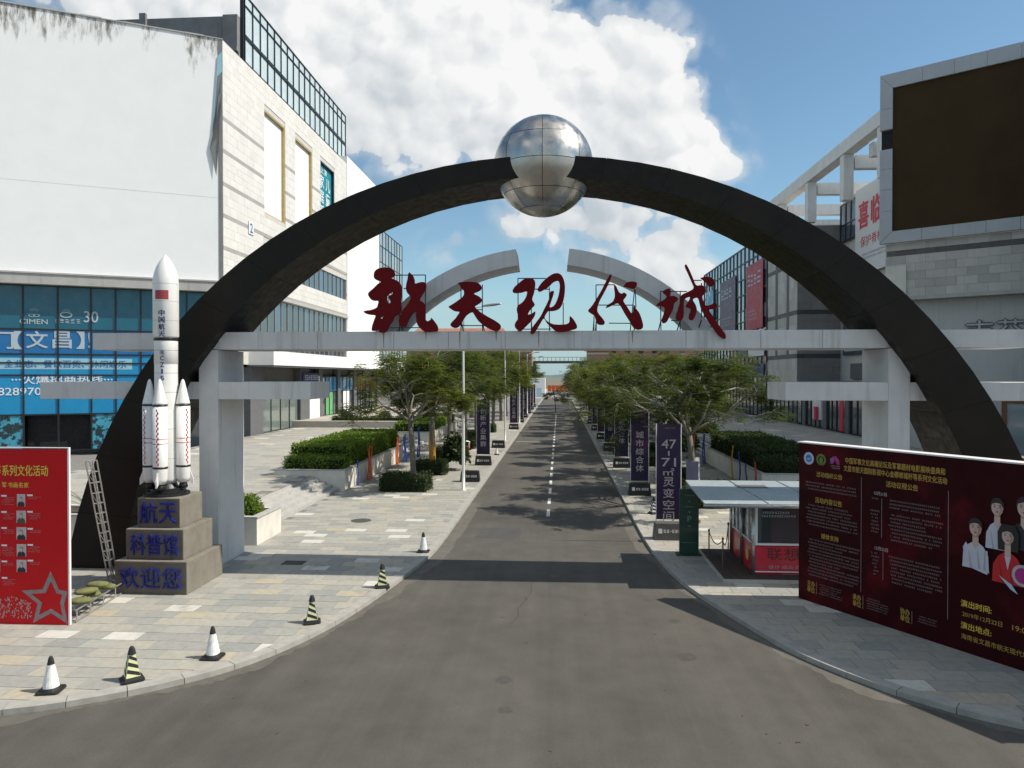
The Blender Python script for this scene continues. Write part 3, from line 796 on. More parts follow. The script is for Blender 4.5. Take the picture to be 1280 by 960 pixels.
# the five red characters on their steel frames
LETTERS = {
    'hang': ([[(-5.688,9.12),(-5.652,9.223),(-5.547,9.298),(-5.389,9.331),(-5.213,9.322),(-5.091,9.252),(-5.032,9.141),(-5.074,9.052),(-5.151,9.004),(-5.004,8.948),(-4.882,8.853),(-4.823,8.698),(-4.823,8.491),(-4.848,8.249),(-4.831,8.042),(-4.883,7.922),(-5.041,7.836),(-5.111,7.699),(-5.199,7.561),(-5.323,7.354),(-5.516,7.355),(-5.551,7.493),(-5.604,7.407),(-5.744,7.39),(-5.744,7.529),(-5.673,7.736),(-5.638,7.857),(-5.778,7.882),(-5.919,7.91),(-6.007,7.98),(-5.919,8.014),(-5.778,8.031),(-5.602,8.099),(-5.567,8.185),(-5.549,8.306),(-5.707,8.318),(-5.795,8.377),(-5.865,8.499),(-5.83,8.585),(-5.706,8.688),(-5.565,8.825),(-5.46,8.893),(-5.6,8.946),(-5.677,9.016)],[(-5.296,8.425),(-5.25,8.494),(-5.11,8.586),(-5.117,8.5),(-5.208,8.466),(-5.208,8.373),(-5.163,8.269),(-5.233,8.218),(-5.268,8.304)],[(-5.48,7.787),(-5.427,7.839),(-5.385,7.838),(-5.427,7.769),(-5.469,7.752)],[(-4.584,9.178),(-4.48,9.074),(-4.427,8.936),(-4.41,8.832),(-4.236,8.872),(-4.096,8.857),(-4.069,8.726),(-4.114,8.606),(-4.184,8.486),(-4.271,8.332),(-4.167,8.262),(-4.097,8.141),(-4.098,7.9),(-4.105,7.762),(-4.028,7.676),(-3.924,7.727),(-3.906,7.778),(-3.802,7.657),(-3.715,7.519),(-3.716,7.382),(-3.89,7.355),(-4.098,7.356),(-4.238,7.453),(-4.342,7.591),(-4.377,7.798),(-4.384,7.971),(-4.516,7.868),(-4.621,7.696),(-4.692,7.524),(-4.832,7.518),(-4.901,7.594),(-4.901,7.767),(-4.813,7.973),(-4.656,8.179),(-4.55,8.351),(-4.568,8.454),(-4.655,8.559),(-4.69,8.697),(-4.672,8.834),(-4.637,8.972),(-4.619,9.11)]],
      [(-5.07,9.11,-4.11,9.11),(-4.11,9.11,-4.12,7.33),(-4.79,8.7,-4.11,8.69),(-4.92,9.11,-4.92,7.33),(-5.22,7.49,-4.12,7.49)]),
    'tian': ([[(-3.09,8.838),(-2.917,8.867),(-2.64,8.868),(-2.468,8.833),(-2.365,8.729),(-2.382,8.627),(-2.503,8.559),(-2.599,8.508),(-2.434,8.421),(-2.348,8.318),(-2.399,8.233),(-2.503,8.165),(-2.565,8.114),(-2.434,7.976),(-2.193,7.821),(-1.918,7.665),(-1.78,7.545),(-1.797,7.425),(-1.901,7.367),(-2.073,7.409),(-2.262,7.513),(-2.434,7.651),(-2.538,7.788),(-2.624,7.926),(-2.693,7.933),(-2.814,7.858),(-2.918,7.722),(-3.022,7.55),(-3.126,7.472),(-3.247,7.483),(-3.316,7.569),(-3.247,7.672),(-3.16,7.757),(-3.091,7.86),(-3.039,7.956),(-3.194,7.981),(-3.333,8.067),(-3.368,8.119),(-3.229,8.204),(-3.056,8.323),(-2.917,8.442),(-2.9,8.579),(-2.969,8.666),(-3.038,8.769)]],
      [(-3.01,8.79,-3.01,7.32),(-2.35,8.8,-2.35,7.31),(-3.01,7.55,-1.81,7.54),(-3.01,8.03,-2.35,8.03)]),
    'xian': ([[(-1.418,8.585),(-1.35,8.704),(-1.196,8.839),(-1.042,8.947),(-0.871,8.962),(-0.751,8.903),(-0.724,8.767),(-0.762,8.528),(-0.819,8.324),(-0.741,8.17),(-0.819,8.069),(-0.905,7.967),(-0.946,7.865),(-0.836,7.888),(-0.724,7.956),(-0.751,7.813),(-0.87,7.643),(-1.041,7.473),(-1.178,7.354),(-1.281,7.406),(-1.349,7.508),(-1.332,7.611),(-1.247,7.747),(-1.264,7.884),(-1.288,8.02),(-1.247,8.14),(-1.11,8.241),(-1.007,8.394),(-0.98,8.564),(-1.144,8.531),(-1.315,8.516),(-1.401,8.54)],[(-0.666,8.613),(-0.564,8.782),(-0.394,8.951),(-0.19,9.085),(-0.02,9.1),(0.099,8.997),(0.167,8.776),(0.167,8.521),(0.117,8.25),(0.015,8.046),(-0.155,7.973),(-0.325,7.963),(-0.376,7.913),(-0.444,7.777),(-0.359,7.657),(-0.189,7.571),(0.015,7.553),(0.219,7.569),(0.304,7.637),(0.321,7.807),(0.456,7.67),(0.541,7.459),(0.355,7.382),(0.117,7.332),(-0.086,7.349),(-0.24,7.469),(-0.376,7.606),(-0.468,7.743),(-0.563,7.607),(-0.683,7.403),(-0.785,7.284),(-0.87,7.301),(-0.836,7.438),(-0.7,7.625),(-0.563,7.812),(-0.461,8.015),(-0.359,8.219),(-0.291,8.389),(-0.274,8.542),(-0.162,8.565),(-0.189,8.422),(-0.24,8.269),(-0.291,8.082),(-0.172,8.116),(-0.087,8.251),(-0.019,8.455),(0.015,8.692),(-0.003,8.828),(-0.054,8.88),(-0.189,8.83),(-0.325,8.695),(-0.462,8.611),(-0.598,8.551)]],
      [(-1.26,8.98,-0.41,8.97),(-1.26,8.98,-1.25,7.31),(-0.85,8.66,-0.85,7.31),(-0.3,8.7,-0.3,7.43),(0.12,8.22,0.12,7.3),(-1.21,7.43,-0.24,7.43),(-0.85,8.65,-0.3,8.64)]),
    'dai': ([[(1.518,9.052),(1.575,9.035),(1.502,8.815),(1.334,8.478),(1.216,8.259),(1.149,8.039),(1.166,7.904),(1.301,7.733),(1.369,7.614),(1.318,7.54),(1.167,7.558),(1.116,7.65),(1.048,7.82),(0.93,7.905),(0.869,7.98),(0.963,8.091),(1.098,8.294),(1.266,8.58),(1.401,8.85)],[(1.636,8.763),(1.704,8.695),(1.788,8.526),(1.872,8.474),(1.939,8.508),(2.023,8.439),(1.973,8.338),(1.923,8.254),(2.04,8.067),(2.192,7.864),(2.235,8.134),(2.292,8.032),(2.393,7.896),(2.46,7.727),(2.511,7.524),(2.477,7.416),(2.343,7.39),(2.226,7.458),(2.125,7.628),(1.974,7.865),(1.805,8.154),(1.688,8.171),(1.52,8.088),(1.402,8.055),(1.452,8.139),(1.603,8.239),(1.67,8.408),(1.653,8.611)],[(1.922,8.693),(2.006,8.794),(2.156,8.837),(2.307,8.808),(2.324,8.741),(2.257,8.623),(2.107,8.641)]],
      [(1.11,8.76,1.67,8.76),(1.11,8.76,1.12,7.3),(1.05,7.8,1.05,7.3),(1.18,8.15,2.23,8.14),(2.27,8.62,2.14,7.3),(2.29,8.62,2.31,8.07),(1.5,7.6,2.31,7.59)]),
    'cheng': ([[(2.895,8.129),(2.995,8.213),(3.145,8.296),(3.211,8.397),(3.095,8.499),(3.161,8.582),(3.294,8.615),(3.328,8.497),(3.311,8.396),(3.428,8.395),(3.544,8.31),(3.495,8.226),(3.428,8.16),(3.396,7.992),(3.296,7.79),(3.213,7.622),(3.113,7.582),(3.063,7.673),(3.113,7.825),(3.156,8.027),(3.062,8.095),(2.946,8.095)],[(3.496,7.856),(3.545,7.991),(3.595,8.158),(3.627,8.293),(3.66,8.427),(3.826,8.51),(4.008,8.626),(3.958,8.794),(3.841,9.064),(3.751,9.266),(3.774,9.333),(3.857,9.198),(3.974,8.928),(4.074,8.709),(4.223,8.708),(4.339,8.64),(4.356,8.489),(4.257,8.372),(4.307,8.187),(4.357,8.103),(4.489,8.119),(4.638,8.185),(4.688,8.084),(4.638,8.001),(4.457,7.968),(4.59,7.749),(4.789,7.447),(4.938,7.228),(4.922,7.111),(4.789,7.178),(4.591,7.414),(4.391,7.717),(4.258,7.953),(4.208,8.087),(4.158,8.289),(4.108,8.34),(4.042,8.323),(3.976,8.273),(4.059,8.122),(4.093,7.987),(4.06,7.819),(3.978,7.669),(3.878,7.703),(3.878,7.821),(3.927,7.971),(3.894,8.022),(3.777,8.073),(3.843,8.207),(3.909,8.341),(3.86,8.358),(3.727,8.275),(3.711,8.057),(3.712,7.821),(3.662,7.687),(3.563,7.661),(3.489,7.722)],[(4.206,8.926),(4.355,8.958),(4.52,8.93),(4.603,8.839),(4.587,8.705),(4.488,8.672),(4.388,8.774),(4.289,8.858)]],
      [(3.04,8.55,3.83,8.54),(3.04,8.55,3.06,7.29),(3.63,8.54,3.63,7.29),(4.02,8.87,4.26,8.87),(4.62,8.82,4.62,7.75),(4.26,8.79,4.26,7.75),(3.36,7.67,3.66,7.67)]),
}
def curve_mesh(polys, depth):
    c = bpy.data.curves.new('stroke', 'CURVE'); c.dimensions = '2D'; c.fill_mode = 'BOTH'; c.extrude = depth / 2
    for p in polys:
        n = 3; q = spline(list(p) + [p[0]], n)[:-1]
        s = c.splines.new('POLY'); s.points.add(len(q) - 1); s.use_cyclic_u = True
        s.points.foreach_set('co', [v for x, z in q for v in (x, z, 0, 1)])
    o = bpy.data.objects.new('stroke', c)
    me = bpy.data.meshes.new_from_object(o)
    bpy.data.objects.remove(o); bpy.data.curves.remove(c); return me
LINFO = {'hang': 'red calligraphic character 航, leftmost of the five on the beam', 'tian': 'red calligraphic character 天, second of the five on the beam',
         'xian': 'red calligraphic character 现, in the middle of the gate beam', 'dai': 'red calligraphic character 代, fourth of the five on the beam',
         'cheng': 'red calligraphic character 城, rightmost of the five on the beam'}
for key, (polys, frame) in LETTERS.items():
    xs = [p[0] for q in polys for p in q]; x0 = (min(xs) + max(xs)) / 2
    t = thing('sign_character', LINFO[key], 'sign letter', (x0, 21.95, 7.375), group='red characters standing on the gate beam')
    me = curve_mesh(polys, .10)
    v = np.zeros(len(me.vertices) * 3); me.vertices.foreach_get('co', v); v = v.reshape(-1, 3)
    w = np.c_[v[:, 0] - x0, -v[:, 2] - .33, v[:, 1] - 7.375]
    me.vertices.foreach_set('co', w.ravel()); me.flip_normals(); me.materials.append(MATS['sign_red']); me.update()
    link('strokes', me, t)
    f = MB()
    for a, b, c_, d in frame:
        f.bar((a - x0, -.22, max(b - 7.375, .0)), (c_ - x0, -.22, max(d - 7.375, .0)), .028)
    for a, b, c_, d in frame:
        if abs(a - c_) < .12: f.bar((c_ - x0, -.22, .3), (c_ - x0, .35, .02), .03)
    f.build('steel_frame', 'frame_steel', t)

# ------------------------------------------------------------------ rocket on its stepped plinth
PX, PY = -11.2, 19.84
pl = thing('rocket_plinth', 'stepped dark stone plinth with blue characters under the rocket', 'plinth', (PX, PY, 0))
zz = 0
for w, h, txt in ((1.03, .91, '欢迎您'), (.83, .84, '科普馆'), (.62, .83, '航天')):
    st = bevel(MB().box(-w, w, -w, w, zz - (.1 if zz == 0 else 0), zz + h - .002).build('stone_tier', 'stone_dark', pl), .015)
    MB().box(-w + .02, w - .02, -w - .012, -w, zz + .02, zz + h - .03).build('front_slab', 'plinth_front', pl)
    P_ = Plane((0, -w - .012, 0), (1, 0)); n = len(txt); cw = (2 * w - .25) / n if n == 3 else .56
    for i, ch in enumerate(txt):
        a = (i - (n - 1) / 2) * cw
        v, f = glyphs(ch, 0, 3); mb = MB(); o = len(v)
        s_ = cw * .9
        for out in (.05,): mb.add([P_.p(a + x * s_, zz + h / 2 + y * .58, out) for x, y, _ in v], f)
        # sides of the raised character
        cnt = {}
        for q in f:
            for i0, i1 in zip(q, q[1:] + q[:1]): cnt[(i0, i1)] = cnt.get((i0, i1), 0) + 1
        base = len(mb.v); mb.v += [tuple(P_.p(a + x * s_, zz + h / 2 + y * .58, .0)) for x, y, _ in v]
        for (i0, i1) in cnt:
            if (i1, i0) not in cnt: mb.f.append((i0, base + i0, base + i1, i1)); mb.tint.append(0)
        mb.build('raised_character', 'plinth_blue', pl)
    zz += h
rk = thing('rocket_model', 'white model space rocket with four boosters on the stone plinth', 'rocket', (-11.32, 19.85, 2.58), R(29.7))
CR = .31
MB().lathe([(.62, .0), (.62, .06), (.52, .065), (.52, .12), (.43, .125), (.43, .19), (.34, .2), (.27, .30), (.22, .36)], 0, 0, 32).build('launch_stand', 'nozzle', rk)
zb = .34                                         # bottom of the core above the plinth
core = MB().lathe([(.25, zb), (CR, zb + .12), (CR, 2.80 - .18 + zb), (CR, 4.02 - .26), (CR, 4.03 - .26)], 0, 0, 40).build('core_stage', 'rocket_white', rk, smooth=True)
MB().lathe([(CR - .01, 3.76), (CR + .006, 3.77), (CR + .006, 4.42), (CR + .004, 4.43)], 0, 0, 40).build('upper_stage', 'rocket_white', rk, smooth=True)
MB().lathe([(CR + .012, 4.432), (CR + .014, 4.44), (CR + .014, 4.50), (CR + .012, 4.51)], 0, 0, 40).build('black_band', 'rocket_black', rk, smooth=True)
FR = .345
prof = [(CR, 4.512), (FR, 4.56), (FR, 6.05)]
for k in range(1, 9): t = k / 8; prof.append((max(.012, FR * max(0, 1 - t ** 2.05) ** .85), 6.05 + .86 * t))
MB().lathe(prof, 0, 0, 40).build('nose_fairing', 'rocket_white', rk, smooth=True)
def wrap(mb_pts, r):                              # bend a flat (a, z) drawing round a cylinder; a=0 faces the street
    return [(r * math.sin(a / r), -r * math.cos(a / r), z) for a, z in mb_pts]
def on_cyl(name, material, quads, r, cx=0, cy=0, facing=0.0, parent=rk, n=6):
    mb = MB()
    for a0, a1, z0, z1 in quads:
        pts = [(a0 + (a1 - a0) * i / n, z) for z in (z0, z1) for i in range(n + 1)]
        mb.add([(cx + x, cy + y, z) for x, y, z in wrap([(a + facing * r, z) for a, z in pts], r)], [(i, i + 1, n + 2 + i, n + 1 + i) for i in range(n)])
    return mb.build(name, material, parent, smooth=True)
for z in (1.05, 1.9, 2.95, 3.5, 4.15): MB().lathe([(CR + (.008 if z > 3.76 else .002), z), (CR + (.008 if z > 3.76 else .002), z + .012)], 0, 0, 40).build('seam_ring', 'mullion_pale', rk, smooth=True)
for z in (5.0, 5.55, 6.05): MB().lathe([(FR + .0015, z), (FR + .0015, z + .008)], 0, 0, 40).build('seam_ring', 'mullion_pale', rk, smooth=True)
FC = -.34                                         # which way the markings look (towards the street corner)
on_cyl('flag', 'flag_red', [(-.21, .17, 5.60, 5.86)], FR + .003, facing=FC + .05)
def cyl_text(chars, zs, size, r, material, name, bold=.03):
    for ch, z in zip(chars, zs):
        v, f = glyphs(ch, 0, 3); mb = MB()
        wd = size * (.3 if ch in 'I|' else .75 if ch in 'CZ5' else 1)
        for i, (ex, ez) in enumerate(((0, 0), (-bold, 0), (bold, 0), (0, bold), (0, -bold))): mb.add([tuple(p) for p in wrap([(x * wd + FC * r + ex * size, z + y * size + ez * size) for x, y, _ in v], r + .0004 * i)], f)
        mb.build(name, material, rk)
cyl_text('中国航天', (5.22, 5.02, 4.82, 4.62), .165, FR + .003, 'rocket_blue', 'character')
cyl_text('CZI5', (3.93, 3.74, 3.55, 3.36), .13, CR + .010, 'rocket_blue', 'letter', .03)
on_cyl('emblem', 'rocket_blue', [(-.06, -.045, 4.05, 4.13), (.045, .06, 4.05, 4.13), (-.045, .045, 4.13, 4.145), (-.045, .045, 4.035, 4.05), (-.02, .02, 4.06, 4.12)], CR + .010, facing=FC)
BRAD = .195
for k, (bx_, by_) in enumerate(((-.165, -.43), (.43, -.165), (-.43, .165), (.165, .43))):
    b = thing('booster', None, None); b.parent = rk; b.location = (bx_, by_, 0)
    del_keys = [kk for kk in ('label', 'category') if kk in b]
    MB().lathe([(.14, zb + .02), (BRAD, zb + .16), (BRAD, 2.56)], 0, 0, 28).build('booster_tube', 'rocket_white', b, smooth=True)
    MB().lathe([(BRAD + .004, 2.562), (BRAD + .004, 2.612)], 0, 0, 28).build('band', 'rocket_black', b, smooth=True)
    MB().lathe([(BRAD, 2.614), (BRAD * .96, 2.66), (.05, 3.27), (.03, 3.31), (.012, 3.33)], 0, 0, 28).build('booster_nose', 'rocket_white', b, smooth=True)
    MB().lathe([(BRAD + .004, .80), (BRAD + .004, .86)], 0, 0, 28).build('band', 'rocket_black', b, smooth=True)
    for z in (1.50, 1.63): MB().lathe([(BRAD + .003, z), (BRAD + .003, z + .016)], 0, 0, 28).build('ring', 'rocket_red', b, smooth=True)
    MB().lathe([(.09, zb - .16), (.13, zb - .12), (.09, zb + .03)], 0, 0, 20).build('nozzle', 'nozzle', b, smooth=True)
    fac = math.atan2(bx_, -by_) * .0 + (-.35 if k == 0 else .55 if k == 1 else -.8)
    ck = []
    for r_ in range(22):
        z = .90 + r_ * .072
        ck.append((-.034 if r_ % 2 else 0, 0 if r_ % 2 else .034, z, z + .07))
    on_cyl('checker_strip', 'rocket_red', ck, BRAD + .003, 0, 0, fac, b, 1)
    # tail fin
    d = Vector((bx_, by_, 0)).normalized(); p = Vector((-d.y, d.x, 0)) * .02
    a = d * BRAD * .9; e = d * (BRAD + .09)
    pts = [a + Vector((0, 0, zb + .42)), e + Vector((0, 0, zb + .12)), e + Vector((0, 0, zb - .06)), a + Vector((0, 0, zb + .02))]
    mb = MB(); mb.v = [tuple(q + p) for q in pts] + [tuple(q - p) for q in pts]
    mb.f = [(0, 1, 2, 3), (7, 6, 5, 4)] + [(i, 4 + i, 4 + (i + 1) % 4, (i + 1) % 4) for i in range(4)]; mb.tint = [0] * 6
    mb.build('tail_fin', 'rocket_white', b)

# ------------------------------------------------------------------ billboards
def person_print(pl, a, z, w, h, out, cloth, hair='hair_print', long_hair=False, parent=None, name='portrait', head=.17):
    """a printed head-and-shoulders: clothes, neck, face, hair"""
    def ell(cx, cz, rx, rz, o, n=14, lo=0, hi=360): return [(cx + rx * math.cos(R(lo + (hi - lo) * i / n)), cz + rz * math.sin(R(lo + (hi - lo) * i / n))) for i in range(n)]
    fz = z + h * (.20 if head < .2 else .26); fr = w * head
    if long_hair: pl.poly(MB(), [(a - fr * 1.5, fz - fr * 2.4), (a + fr * 1.5, fz - fr * 2.4), (a + fr * 1.6, fz + fr * .5), (a + fr * 1.0, fz + fr * 1.9), (a - fr * 1.0, fz + fr * 1.9), (a - fr * 1.6, fz + fr * .5)], out).build('hair', hair, parent)
    pl.poly(MB(), [(a - w * .5, z - h * .5), (a + w * .5, z - h * .5), (a + w * .47, z - h * .22), (a + w * .30, z - h * .07), (a + w * .10, z - h * .0), (a - w * .10, z - h * .0), (a - w * .30, z - h * .07), (a - w * .47, z - h * .22)], out + .003).build('clothes', cloth, parent)
    pl.poly(MB(), [(a - fr * .45, z - h * .05), (a, z - h * .13), (a + fr * .45, z - h * .05), (a + fr * .45, fz - fr * .6), (a - fr * .45, fz - fr * .6)], out + .006).build('neck', 'skin_print', parent)
    if not long_hair: pl.poly(MB(), ell(a, fz + fr * .35, fr * 1.08, fr * 1.3, 0), out + .005).build('hair', hair, parent)
    pl.poly(MB(), ell(a, fz, fr * .9, fr * 1.28, 0), out + .009).build('face', 'skin_print', parent)
    if head < .2: return
    skin2 = 'skin_shade'
    # shaded side of the face and neck, hair over the brow, features
    pl.poly(MB(), [(a + fr * .35, fz + fr * .9), (a + fr * .80, fz + fr * .45), (a + fr * .82, fz - fr * .35), (a + fr * .45, fz - fr * 1.0), (a + fr * .10, fz - fr * 1.2), (a + fr * .42, fz - fr * .5)], out + .0105).build('face_shade', skin2, parent)
    pl.poly(MB(), [(a - fr * .45, fz - fr * .95), (a, fz - fr * 1.22), (a + fr * .45, fz - fr * .95), (a + fr * .45, fz - fr * 1.45), (a - fr * .40, fz - fr * 1.45)], out + .0075).build('neck_shade', skin2, parent)
    pl.poly(MB(), [(a - fr * .95, fz - fr * .2), (a - fr * .80, fz + fr * .55), (a - fr * .1, fz + fr * .82), (a + fr * .55, fz + fr * .70), (a + fr * .88, fz + fr * .1), (a + fr * 1.02, fz + fr * .6), (a + fr * .6, fz + fr * 1.32), (a - fr * .5, fz + fr * 1.35), (a - fr * 1.03, fz + fr * .7)], out + .0115).build('hair', hair, parent)
    m = MB()
    for s in (-1, 1):
        c = a + s * fr * .38
        pl.poly(m, [(c - fr * .20, fz + fr * .12), (c, fz + fr * .04), (c + fr * .20, fz + fr * .12), (c, fz + fr * .22)], out + .012)
        pl.poly(m, [(c - fr * .24, fz + fr * .36), (c + fr * .22, fz + fr * .38), (c + fr * .20, fz + fr * .46), (c - fr * .2, fz + fr * .44)], out + .012)
    m.build('eyes', hair, parent)
    pl.poly(MB(), [(a - fr * .05, fz + fr * .05), (a + fr * .08, fz), (a + fr * .18, fz - fr * .34), (a - fr * .12, fz - fr * .36), (a + fr * .02, fz - fr * .25)], out + .012).build('nose', skin2, parent)
    pl.poly(MB(), [(a - fr * .30, fz - fr * .62), (a, fz - fr * .55), (a + fr * .30, fz - fr * .62), (a, fz - fr * .80)], out + .0125).build('lips', 'red_suit_print', parent)
    sh = {'dress_print': 'dress_shade', 'red_suit_print': 'red_shade'}.get(cloth)
    if sh:
        for k, (u0, v0, u1, v1) in enumerate(((.34, -.12, .30, -.5), (-.28, -.16, -.20, -.5), (.06, -.14, .10, -.48))):
            pl.poly(MB(), [(a + w * u0, z + h * v0), (a + w * (u0 + .03), z + h * (v0 - .02)), (a + w * (u1 + .09), z + h * v1), (a + w * u1, z + h * v1)], out + .0045).build('fold', sh, parent)

lb = thing('red_billboard', 'bright red standing billboard with yellow title and portrait photos', 'billboard', (-13.6, 16.45, 0))
lb_inv = Matrix.Translation(Vector((-13.6, 16.45, 0))).inverted()
def into(o, root):
    o.parent = root; o.matrix_parent_inverse = Matrix.Translation(root.location).inverted(); return o
def adopt(root, before):
    """parent every object made since `before` that has no parent"""
    for o in list(COL.objects)[before:]:
        if o.parent is None and o is not root: into(o, root)
def names(): return len(COL.objects)
before = names()
LP = Plane((-11.72, 16.33, 0), (1, 0))
x = MB(); LP.quad(x, -4.9, -.07, .0, 4.24, 0, .06); x.build('panel', 'vinyl_red')
x = MB(); LP.quad(x, -.068, -.03, .0, 4.26, -.005, .06); x.build('edge_strip', 'print_white')
x = MB(); LP.quad(x, -4.9, -.03, 4.262, 4.28, .01, .08); x.build('top_strip', 'print_white')
for st, a, z, w, h in (('系列文化活动', -1.13, 3.72, 1.16, .26), ('等', -1.83, 3.72, .17, .25), ('书画名家', -1.30, 3.37, .52, .125), ('军', -1.66, 3.37, .11, .125)):
    LP.text(st, a, z, w, h, .004, .035).build('title', 'print_yellow')
rows = ((3.0, 'dark_suit_print', .21), (2.6, 'army_print', .24), (2.2, 'dark_suit_print', .25), (1.79, 'dark_suit_print', .24), (1.41, 'dark_suit_print', .25))
for i, (z, cl, w) in enumerate(rows):
    for a in (-1.235, -1.235 - .67):
        x = MB(); LP.quad(x, a - w / 2, a + w / 2, z - .15, z + .15, .003); ph = x.build('photo', 'print_lightgrey')
        person_print(LP, a, z - .02, w * .85, .26, .005, cl, parent=None)
for a, z0, z1, w in ((-1.08, 3.14, 3.05, .34), (-1.08, 2.74, 2.56, .33), (-1.08, 2.33, 2.24, .33), (-1.08, 1.94, 1.77, .33), (-1.08, 1.56, 1.47, .3),
                     (-1.74, 3.12, 2.90, .32), (-1.74, 2.73, 2.55, .33), (-1.74, 2.34, 2.22, .33), (-1.74, 1.92, 1.66, .32), (-1.74, 1.53, 1.43, .31), (-1.74, 1.13, .96, .34)):
    LP.quad(MB(), a, a + .14, z0 - .035, z0 + .005, .004).build('caption_name', 'print_white')
    fineprint(LP, a, a + w, z0 - .05, z1 - .04, .04, .004, int(z0 * 100)).build('caption', 'print_pink')
# the grey star outline with its printed band
S5 = [(-.60 + .78 * math.cos(R(90 + 36 * k)) * (1 if k % 2 == 0 else .45) * 1.0, .60 + .70 * math.sin(R(90 + 36 * k)) * (1 if k % 2 == 0 else .45)) for k in range(10)]
S5 = [(min(a + .10, -.08), max(z, .03)) for a, z in S5]
star = MB()
cxs, czs = -.48, .60
for k in range(10):
    a, b = S5[k], S5[(k + 1) % 10]
    ia, ib = [(cxs + (p[0] - cxs) * .68, czs + (p[1] - czs) * .66) for p in (a, b)]
    LP.poly(star, [a, ia, ib, b], .004)
star.build('star_band', 'print_grey')
x = MB(); rn = random.Random(4)
for i in range(220):
    a = -1.85 + rn.random() * .85; z = .12 + rn.random() * .55 * (1 - abs(a + 1.5) * .6); s = rn.uniform(.008, .03)
    LP.quad(x, a, a + s, z, z + s * 1.4, .0045 + i * .00001)
x.build('flower_print', 'print_pink')
adopt(lb, before)
# aluminium truss leaning behind its end, sandbags on the foot
tr = thing('truss_brace', 'leaning aluminium lattice brace behind the red billboard', 'truss', (-12.3, 18.2, 0))
b0 = names()
tm = MB(); A = [Vector((-11.62, 16.75, 3.9)), Vector((-11.62, 17.0, 3.9)), Vector((-11.62, 16.75, 3.9)) + Vector((.12, 0, 0)), Vector((-11.5, 17.0, 3.9))]
Bt = [p + Vector((-1.15, 2.65, -3.88)) for p in A]
for p, q in zip(A, Bt): tm.tube([p, q], .018, 6)
for k in range(13):
    t0, t1 = k / 13, (k + 1) / 13
    for i, j in ((0, 1), (2, 3), (0, 2), (1, 3)):
        tm.tube([A[i].lerp(Bt[i], t0), A[j].lerp(Bt[j], t0)], .010, 5)
        if (i, j) == (0, 2) and k % 2: tm.tube([A[i].lerp(Bt[i], t0), A[j].lerp(Bt[j], t1)], .008, 5)
tm.build('lattice', 'alu_truss')
f_ = MB()
for k in range(6):
    yy = 16.55 + k * .62; xo = -.38 * (yy - 16.5) / 3.1
    for zz_ in (.03, .30): f_.tube([(-12.15 + xo, yy, zz_), (-11.72 + xo, yy, zz_)], .018, 6)
    for xx in (-12.15, -11.72): f_.tube([(xx + xo, yy, .03), (xx + xo, yy, .30)], .016, 6)
for xx in (-12.15, -11.72):
    for zz_ in (.03, .30): f_.tube([(xx, 16.5, zz_), (xx - .40, 19.7, zz_)], .02, 6)
f_.build('foot_frame', 'alu_truss'); adopt(tr, b0)
for i, (x, y, z, rz) in enumerate(((-11.95, 17.0, .40, .3), (-12.05, 17.6, .40, -.4), (-12.1, 18.2, .40, .1), (-12.0, 17.3, .55, .8), (-12.1, 17.9, .54, .2))):
    mb = MB(); N = 10; rings = []
    for k in range(N + 1):
        t = k / N; rr = math.sin(math.pi * (.06 + .88 * t)) ** .5
        for j in range(10):
            an = 2 * math.pi * j / 10
            mb.v.append(((t - .5) * .52, rr * .17 * math.cos(an) * (1 + .1 * math.sin(5 * t + i)), rr * .085 * math.sin(an)))
    for k in range(N):
        for j in range(10): mb.f.append((k * 10 + j, k * 10 + (j + 1) % 10, (k + 1) * 10 + (j + 1) % 10, (k + 1) * 10 + j))
    mb.f += [tuple(range(10))[::-1], tuple(N * 10 + j for j in range(10))]; mb.tint = [0] * len(mb.f)
    o = mb.build('sandbag', 'sandbag', smooth=True); o.location = (x, y, z - .02); o.rotation_euler = (0, 0, rz)
    tag(o, ('olive sandbag nearest the red billboard, bottom layer on the truss foot', 'olive sandbag in the middle of the bottom layer on the truss foot', 'olive sandbag farthest from the red billboard, bottom layer on the truss foot', 'olive sandbag lying across on top, nearer the red billboard', 'olive sandbag on top, farther from the red billboard')[i], 'sandbag', 'sandbags on the truss foot')

rb = thing('maroon_billboard', 'dark maroon standing billboard with gold text and printed portraits', 'billboard', (6.49, 19.62, 0))
before = names()
RP = Plane((6.49, 19.62, 0), (2.95, -4.6))
x = MB(); RP.quad(x, -.05, 8.6, .0, 4.2, 0, .32); x.build('panel', 'vinyl_maroon')
x = MB(); RP.quad(x, -.09, 8.62, 4.202, 4.235, .02, .36); x.build('top_strip', 'print_white')
def T(st, a, z, w, h, m='print_gold', bold=.022, nm='line_of_text'): RP.text(st, a, z, w, h, .005, bold).build(nm, m)
T('中国军事文化高端论坛及军事题材电影展映盛典和', 2.59, 3.87, 2.48, .155, nm='title'); T('文昌市航天国际影视中心金椰郸城杯等系列文化活动', 2.59, 3.67, 2.57, .155, nm='title')
T('活动组织公告', .88, 3.42, .76, .135, nm='heading'); T('活动议程公告', 2.83, 3.42, .78, .145, nm='heading'); T('活动内容公告', .86, 2.74, .79, .15, nm='heading'); T('媒体支持', .91, 1.82, .51, .14, nm='heading')
T('12月21日', 2.30, 3.16, .32, .085, 'print_lightgrey', .02, 'date'); T('12月22日', 2.33, 1.83, .33, .085, 'print_lightgrey', .02, 'date')
for st, a in (('主办\n单位', .35), ('承办\n单位', 1.69), ('协办\n单位', 2.93)): T(st, a, .41, .23, .31, nm='heading')
T('演出时间:', 4.50, 1.06, .62, .15, 'print_yellow', .04); T('2019年12月22日', 4.62, .83, .80, .115, 'print_gold', .0); T('19:00', 5.38, .83, .34, .11, 'print_gold', .0)
